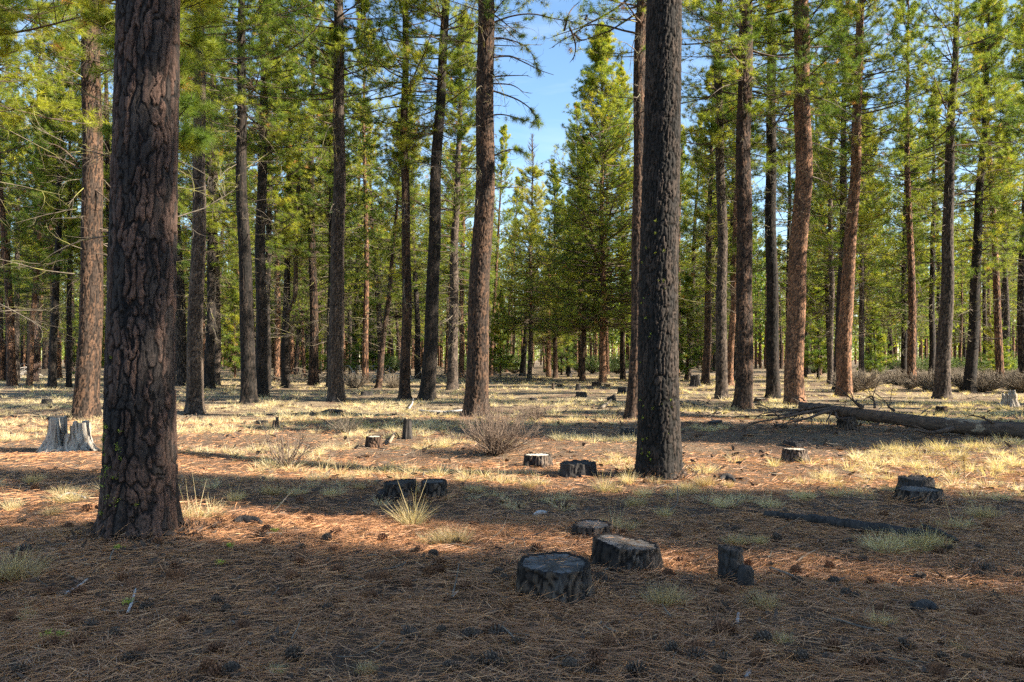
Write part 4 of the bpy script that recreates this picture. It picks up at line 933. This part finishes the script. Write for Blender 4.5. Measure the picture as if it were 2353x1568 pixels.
for i in range(6):
    g_ = Geo(); rng = np.random.default_rng(60+i)
    nsub = 3+i % 3; P = np.stack([rng.normal(0, .05, nsub), rng.normal(0, .05, nsub), np.zeros(nsub)], -1)
    grass_geo(g_, P, np.full(nsub, .12), np.full(nsub, .19)*rng.uniform(.75, 1.15, nsub), 75, .0028, rng, 2, rng.uniform(.3, .6, nsub), .95 if i % 2 else .75)
    if i in (0, 3):                                                   # a few flowering stalks
        m = 4; B = rng.normal(0, .05, (m, 3))*np.array([1, 1, 0]); D = nrm(rng.normal(0, .16, (m, 3))+np.array([0, 0, 1])); blades(g_, B, D, rng.uniform(.25, .38, m), .004, np.zeros((m, 3)), .6)
    GP.append(g_.mesh('grass_tuft', M_GREENGRASS if i in (2, 5) else M_GRASS))
hero = [(950, 1210, 1.35, 0, 'sunlit straw grass tuft with tall stalks below the twin stumps'), (2030, 1264, 1.15, 1, 'bright spiky grass tuft before the rotting log, left of a pair'),
        (2095, 1262, 1.1, 1, 'bright spiky grass tuft before the rotting log, right of a pair'), (1508, 1388, 1.0, 2, 'grey green round grass tuft beside the foreground stumps'),
        (440, 1196, 1.5, 3, 'pale tuft with two tall stalks against the foot of the thickest pine'), (8, 1330, 1.6, 2, 'grey green grass tuft at the left edge of the foreground'),
        (2150, 1258, .9, 0, 'small yellow tuft at the right end of the rotting log'), (1745, 1395, .75, 5, 'thin wispy grass tuft right of the narrow post like stump')]
for x, y, s, k, lab in hero:
    tag(obj('grass_tuft', GP[k], None, at(x, y), (0, 0, random.uniform(0, 6)), s), lab, 'grass')
spots = [(1050, 1255), (1000, 1250), (1420, 1215), (1470, 1165), (1530, 1190), (1660, 1165), (1700, 1255), (1740, 1250), (545, 1150), (620, 1140), (680, 1135), (760, 1140), (820, 1125), (1090, 1130), (1150, 1110), (1220, 1120), (1400, 1130), (1570, 1125), (1610, 1115), (1480, 1140), (1440, 1110), (1680, 1120), (1760, 1165), (1850, 1150), (2240, 1190), (2300, 1150), (2200, 1215), (110, 1185), (30, 1170), (160, 1150), (90, 1110), (640, 1548), (2030, 1440), (2210, 1500), (70, 1420), (1800, 1480), (830, 1548), (2040, 1130), (1900, 1100)]
for i, (x, y) in enumerate(spots):
    green = (i*7) % 3 == 0
    tag(obj('grass_tuft', GP[2 if green else (0, 1, 3, 4)[i % 4]], None, at(x, y), (0, 0, random.uniform(0, 6)), random.uniform(.6, 1.15)*(1 if y < 1300 else .5)),
        'small greenish grass tuft on the needle litter' if green else 'small straw coloured grass tuft on the needle litter', 'grass', 'scattered small grass tufts')
# the open sward: one object
rng = np.random.default_rng(91); g_ = Geo()
def sward(y0, y1, dens, k, w, H, seg, cut):
    n = int(dens*.86*(y1*y1-y0*y0)); Y = np.sqrt(rng.random(n)*(y1*y1-y0*y0)+y0*y0); X = rng.uniform(-.84, .84, n)*Y
    f = fbm(X*.45+7, Y*.45, 0, 3, 4)+.10*vnoise(X*1.7, Y*1.7, 0, 8)
    # needle-covered, nearly bare ground at right and close in
    bare = .30*np.exp(-((X-5.5)**2/16+(Y-17)**2/14))+.12*np.exp(-((X+7)**2/6+(Y-11)**2/30))
    keep = f-bare > cut; X, Y = X[keep], Y[keep]; n = len(X)
    P = np.stack([X, Y, hgt(X, Y)], -1); grass_geo(g_, P, rng.uniform(.1, .25, n), H*rng.uniform(.25, 1.35, n)**1.0, k, w, rng, seg, np.clip(.18+.75*vnoise(X*.9, Y*.9, 0, 4), 0, 1), 1.)
sward(8.6, 11, 5, 60, .0032, .16, 2, .475)
sward(11, 18, 15, 44, .0045, .18, 2, .472)
sward(18, 30, 8.5, 26, .010, .20, 1, .47)
sward(30, 75, 1.7, 14, .022, .24, 1, .42)
tag(obj('grass', g_.mesh('grass', M_GRASS)), 'dry straw coloured bunchgrass spread over the open forest floor', 'grass', kind='stuff')

# ------------------------------------------------------------------ needle litter
rng = np.random.default_rng(101); g_ = Geo()
def litter(y0, y1, dens, w, Ln, lift, seg):
    n = int(dens*.86*(y1*y1-y0*y0)); Y = np.sqrt(rng.random(n)*(y1*y1-y0*y0)+y0*y0); X = rng.uniform(-.84, .84, n)*Y
    keep = .6*vnoise(X*3.4, Y*3.4, 0, 12)+.55*vnoise(X*1.1, Y*1.1, 0, 13)+rng.random(n)*.7 > .62; X, Y = X[keep], Y[keep]; n = len(X)
    a = 2.2*PI*vnoise(X*1.3, Y*1.3, 0, 6)+rng.normal(0, .95, n); L = Ln*(.55+.6*rng.random(n))
    el = rng.normal(.02, .13, n); D = np.stack([np.cos(el)*np.cos(a), np.cos(el)*np.sin(a), np.sin(el)], -1)
    z = hgt(X, Y)+(fbm(X*2.5, Y*2.5, 0, 5)-.47)*.05*np.exp(-Y/25)+.004+lift*rng.random(n)
    B = np.stack([X, Y, z], -1)-D*(L*.5)[:, None]; bend = np.stack([-np.sin(a), np.cos(a), rng.normal(-.2, .5, n)], -1)*(L*rng.normal(0, .12, n))[:, None]
    blades(g_, B, D, L, w, bend, np.clip(rng.normal(.42, .22, n), 0, 1), seg)
litter(3.3, 5.2, 3000, .0030, .17, .034, 2)
litter(5.2, 8, 1600, .0038, .17, .032, 2)
litter(8, 13, 420, .005, .18, .03, 2)
litter(13, 22, 110, .008, .2, .03, 1)
for (px, py, wpx) in [(1274, 1366, 176), (1438, 1305, 156), (1360, 1229, 104), (1684, 1342, 72), (322, 1226, 205), (1515, 1093, 112), (918, 1146, 84), (996, 1146, 64), (2110, 1152, 118)]:
    p = at(px, py); r_ = wpx/2/F*p.y; n = int(650*r_+120); a = rng.random(n)*2*PI; rad_ = r_*(.97+.5*rng.random(n)**2)
    B = np.stack([p.x+np.cos(a)*rad_, p.y+np.sin(a)*rad_, np.full(n, p.z)+.06*np.exp(-(rad_-r_)/.06)*rng.random(n)], -1)
    el = np.abs(rng.normal(0, .45, n)); a2 = a+PI/2+rng.normal(0, .8, n)
    blades(g_, B, np.stack([np.cos(el)*np.cos(a2), np.cos(el)*np.sin(a2), np.sin(el)], -1), rng.uniform(.09, .18, n), .003*max(1, p.y/6), np.stack([rng.normal(0, .01, n), rng.normal(0, .01, n), -.03*rng.random(n)], -1), np.clip(rng.normal(.45, .2, n), 0, 1), 2)
for (px, py, wpx, zt, sl) in [(1274, 1366, 150, .208, 0), (1438, 1305, 125, .195, -.2), (1360, 1231, 85, .105, 0)]:      # needles dropped on the sawn tops
    p = at(px, py); r_ = wpx/2/F*p.y; n = 22; a = rng.random(n)*2*PI; q = r_*.85*np.sqrt(rng.random(n)); a2 = rng.random(n)*2*PI; ox, oy = np.cos(a)*q, np.sin(a)*q
    blades(g_, np.stack([p.x+ox, p.y+oy, p.z+zt+ox*sl+.008*rng.random(n)], -1), np.stack([np.cos(a2), np.sin(a2), np.cos(a2)*sl], -1), rng.uniform(.06, .14, n), .003, np.zeros((n, 3)), np.clip(rng.normal(.4, .2, n), 0, 1), 2)
tag(obj('needle_litter', g_.mesh('needle_litter', M_LITTER)), 'fallen orange brown pine needles covering the ground', 'needle litter', kind='stuff')

# ------------------------------------------------------------------ twig litter
rng = np.random.default_rng(202); g_ = Geo(); n = 1500; Y = np.sqrt(rng.random(n)*(34**2-4**2)+16); Y = 4+30*rng.random(n)**1.25; X = rng.uniform(-.68, .68, n)*Y
st_ = np.stack([X, Y, hgt(X, Y)+.015+.02*rng.random(n)], -1)
P, *_ = curve(st_, rng.random(n)*2*PI, rng.normal(.03, .12, n), (.05+.45*rng.random(n)**2.2)*np.clip(Y/9, .7, 2.2), rng.normal(0, .35, n), 5, rng, .3)
P[..., 2] = np.maximum(P[..., 2], hgt(P[..., 0], P[..., 1])+.008)
tubes(g_, P, (.002+.007*rng.random(n)**2)[:, None]*np.clip(Y/9, .8, 2.2)[:, None]*np.linspace(1, .5, 5)[None], 5, 0)
tag(obj('twig_litter', g_.mesh('twig_litter', M_DEAD, True)), 'small dead twigs strewn over the whole forest floor', 'twigs', kind='stuff')
g_ = Geo(); n = 2600; Y = 3.6+26*rng.random(n)**1.3; X = rng.uniform(-.68, .68, n)*Y
B = np.stack([X, Y, hgt(X, Y)+.02], -1); a = rng.random(n)*2*PI; el = rng.normal(.1, .35, n)
blades(g_, B, np.stack([np.cos(a)*np.cos(el), np.sin(a)*np.cos(el), np.sin(el)], -1), rng.uniform(.03, .10, n)*np.clip(Y/8, .8, 2), rng.uniform(.015, .045, n)*np.clip(Y/8, .8, 2), np.zeros((n, 3)), 0., 2)
for px, py, wpx in ((322, 1226, 200), (1515, 1093, 112), (1094, 957, 66), (195, 962, 60)):
    p = at(px, py); r_ = wpx/2/F*p.y; n = 260; a = rng.random(n)*2*PI; rd = r_*(.95+.9*rng.random(n)**1.8); X, Y = p.x+np.cos(a)*rd, p.y+np.sin(a)*rd
    B = np.stack([X, Y, hgt(X, Y)+.02+.05*np.exp(-(rd-r_)/.12)*rng.random(n)], -1); a = rng.random(n)*2*PI; el = rng.normal(.15, .4, n)
    blades(g_, B, np.stack([np.cos(a)*np.cos(el), np.sin(a)*np.cos(el), np.sin(el)], -1), rng.uniform(.03, .09, n), rng.uniform(.015, .04, n), np.zeros((n, 3)), 0., 2)
tag(obj('bark_litter', g_.mesh('bark_litter', M_LOGBARK)), 'dark flakes of shed bark strewn over the forest floor', 'bark flakes', kind='stuff')

# ------------------------------------------------------------------ pine cones
def cone_mesh(name, mat, seed, open_=1.):
    rng = np.random.default_rng(seed); g = Geo(); n = 64
    for i in range(n):
        t = (i+.5)/n; a = i*2.39996; r = .030*math.sin(PI*min(1, .12+.86*t))**.75; z = -.035+.085*t
        e = math.radians(-35+95*t*1.05); out = np.array([math.cos(a)*math.cos(e), math.sin(a)*math.cos(e), math.sin(e)])
        b = np.array([math.cos(a)*r*.3, math.sin(a)*r*.3, z]); L = .014+r*1.05*open_; tip = b+out*L
        sd = np.array([-math.sin(a), math.cos(a), 0]); up = np.cross(out, sd); w = .0105*(.5+math.sin(PI*t)*.6)
        V = [b-sd*w*.3, b+sd*w*.3, tip-out*.006+sd*w, tip, tip-out*.006-sd*w, tip-out*.004-up*.005]
        g.add(V, [(0, 1, 2, 4)], [(4, 2, 3), (4, 3, 5), (3, 2, 5)])
    th = np.linspace(0, 1, 8); polytube(g, np.stack([th*0, th*0, -.035+.08*th], -1), .012*np.sin(PI*np.clip(th*.9+.08, 0, 1))+.002, 8, 2)
    return g.mesh(name, mat)
CM = [cone_mesh('pine_cone', M_CONE, 1), cone_mesh('pine_cone', M_OLDCONE, 2, .85), cone_mesh('pine_cone', M_CONE, 3, 1.1)]
marked = [(670, 1334, 0), (985, 1323, 0), (935, 1352, 0), (1010, 1303, 0), (408, 1332, 0), (883, 1336, 0), (422, 1437, 0), (560, 1449, 0), (500, 1392, 1), (520, 1412, 1), (940, 1468, 1), (1080, 1470, 1), (1142, 1466, 1), (1190, 1490, 1), (1120, 1530, 1), (1015, 1461, 1), (1665, 1525, 1), (1838, 1525, 1), (1465, 1552, 1), (1600, 1520, 1), (1945, 1375, 1), (1915, 1345, 1), (2008, 1343, 0), (2280, 1318, 1), (2252, 1330, 1), (2345, 1335, 1), (2200, 1312, 1), (2176, 1268, 1), (2155, 1272, 0), (1555, 1238, 0), (1720, 1303, 0), (635, 1245, 0), (600, 1238, 0), (495, 1195, 0), (505, 1205, 0), (650, 1195, 0), (710, 1205, 0), (160, 1217, 0), (150, 1220, 0), (8, 1341, 0), (115, 1370, 0), (160, 1415, 0), (175, 1440, 0), (120, 1490, 0), (180, 1490, 0), (300, 1522, 1), (45, 1555, 1), (200, 1175, 0), (80, 1128, 0), (825, 1187, 0), (690, 1155, 0), (1570, 1300, 0), (2030, 1190, 0), (1870, 1196, 0), (2120, 1128, 0), (2095, 1130, 0), (1905, 1310, 0), (1310, 1545, 1), (1650, 1560, 1), (1145, 1325, 1), (1160, 1340, 1), (750, 1245, 1), (880, 1245, 0), (770, 1270, 0), (610, 1255, 0), (1450, 1248, 0)]
rc = random.Random(8)
for _ in range(95):
    y = 1180+380*rc.random(); marked.append((rc.uniform(10, 2340), y, 1 if rc.random() < .4 else 0))
for i, (x, y, k) in enumerate(marked):
    p = at(x, y); p.z += .024
    o = obj('pine_cone', CM[1] if k else CM[(0, 2)[i % 2]], None, p, (rc.uniform(.9, 2.2), rc.uniform(-.4, .4), rc.uniform(0, 6.28)), rc.uniform(.68, 1.0))
    zone = 'in shaded litter of the foreground' if y > 1255 else 'on the litter beyond the foreground shade'
    tag(o, ('old grey pine cone ' if k else 'reddish brown open pine cone ')+zone, 'pine cone', 'pine cones on the needle litter')

# ------------------------------------------------------------------ lichen on trunks and fallen bits
def lichen_on(root, path, spots, seed):
    rng = np.random.default_rng(seed); g = Geo()
    for a, z, s in spots:
        wx, wy, r = path(z); r *= 1+.2*math.exp(-z/.3)
        c = np.array([wx+math.cos(a)*(r+.004), wy+math.sin(a)*(r+.004), z]); n = int(55*s)
        B = c+rng.normal(0, .012*s, (n, 3)); D = nrm(rng.normal(0, .7, (n, 3))+np.array([math.cos(a), math.sin(a), .1]))
        blades(g, B, D, .011, .006, np.zeros((n, 3)), rng.random(n), 1)
    o = obj('lichen', g.mesh('lichen', M_LICHEN), root); return o
rl_ = random.Random(2)
lichen_on(T1, p1, [(math.radians(rl_.uniform(-150, -95)), rl_.uniform(.1, .95), rl_.uniform(.5, 1.3)) for _ in range(26)]+[(math.radians(-70), .3, .8), (math.radians(-120), 1.5, .5)], 1)
lichen_on(T15, p15, [(math.radians(rl_.uniform(-170, -60)), rl_.uniform(.2, 3.5), rl_.uniform(.4, .9)) for _ in range(34)], 2)
for i, (x, y, lab) in enumerate([(633, 1232, 'yellow green lichen tuft on the short dark stick'), (528, 1262, 'yellow green lichen tuft on needles right of the thickest pine'), (508, 1303, 'bright lichen tuft below and right of the thickest pine'), (270, 1268, 'lichen tuft on needles at the foot of the thickest pine'),
                                 (108, 1472, 'lichen scrap left of two at the lower left'), (140, 1472, 'lichen scrap right of two at the lower left'), (295, 1395, 'lichen scrap by the grey stick with lichen')]):
    g = Geo(); rng = np.random.default_rng(i); n = 90; B = rng.normal(0, .017, (n, 3))*np.array([1, 1, .45]); blades(g, B, nrm(rng.normal(size=(n, 3))+np.array([0, 0, .5])),   .014, .007, np.zeros((n, 3)), rng.random(n), 1)
    p = at(x, y); p.z += .035 if i else .05; tag(obj('lichen', g.mesh('lichen', M_LICHEN), None, p), lab, 'lichen')

# ------------------------------------------------------------------ light, sky, camera
w = bpy.data.worlds.new('World'); SC.world = w; w.use_nodes = True; nt = w.node_tree; bg = nt.nodes['Background']
sky = nt.nodes.new('ShaderNodeTexSky'); sky.sky_type = 'NISHITA'; sky.sun_disc = False; sky.sun_elevation = SUN_EL; sky.sun_rotation = SUN_AZ
sky.air_density = 1.0; sky.dust_density = .25; sky.ozone_density = 1.5
tcw = nt.nodes.new('ShaderNodeTexCoord'); mpw = nt.nodes.new('ShaderNodeMapping'); mpw.inputs['Scale'].default_value = (1.5, 1.5, 9); mpw.inputs['Rotation'].default_value = (0, .12, 0)
nt.links.new(tcw.outputs['Generated'], mpw.inputs['Vector']); cn_ = noise(nt, mpw.outputs[0], 2.2, 6, .6, .4)
skc = mix(nt, ramp(nt, cn_, [(.45, (0, 0, 0)), (.8, (.28,)*3)]), sky.outputs[0], (4.6, 4.9, 5.3))
hs = nt.nodes.new('ShaderNodeHueSaturation'); hs.inputs['Saturation'].default_value = 1.12; nt.links.new(skc, hs.inputs['Color']); nt.links.new(hs.outputs[0], bg.inputs[0]); bg.inputs[1].default_value = .078
sun = bpy.data.lights.new('Sun', 'SUN'); sun.energy = 5.; sun.angle = math.radians(.53); sun.color = (1, .895, .74)
so = bpy.data.objects.new('Sun', sun); COL.objects.link(so)
S = Vector((math.sin(SUN_AZ)*math.cos(SUN_EL), math.cos(SUN_AZ)*math.cos(SUN_EL), math.sin(SUN_EL)))
so.rotation_euler = S.to_track_quat('Z', 'Y').to_euler(); so.location = S*60

cam = bpy.data.cameras.new('Camera'); co = bpy.data.objects.new('Camera', cam); COL.objects.link(co); SC.camera = co
cam.sensor_width = 36; cam.lens = F/2353*36; cam.shift_y = (HY-784)/2353; cam.clip_end = 6000; cam.clip_start = .05
co.location = (0, 0, CAMZ); co.rotation_euler = (PI/2, 0, 0)
for t in bpy.data.objects:
    if '_d' in t: del t['_d']

SC.view_settings.view_transform = 'Standard'; SC.view_settings.look = 'None'; SC.view_settings.exposure = 1.97; SC.view_settings.gamma = 1
cy = SC.cycles; cy.max_bounces = 6; cy.diffuse_bounces = 4; cy.glossy_bounces = 1; cy.transmission_bounces = 4; cy.transparent_max_bounces = 4
cy.use_denoising = False; cy.caustics_reflective = False; cy.caustics_refractive = False; cy.use_adaptive_sampling = True; cy.adaptive_threshold = .02
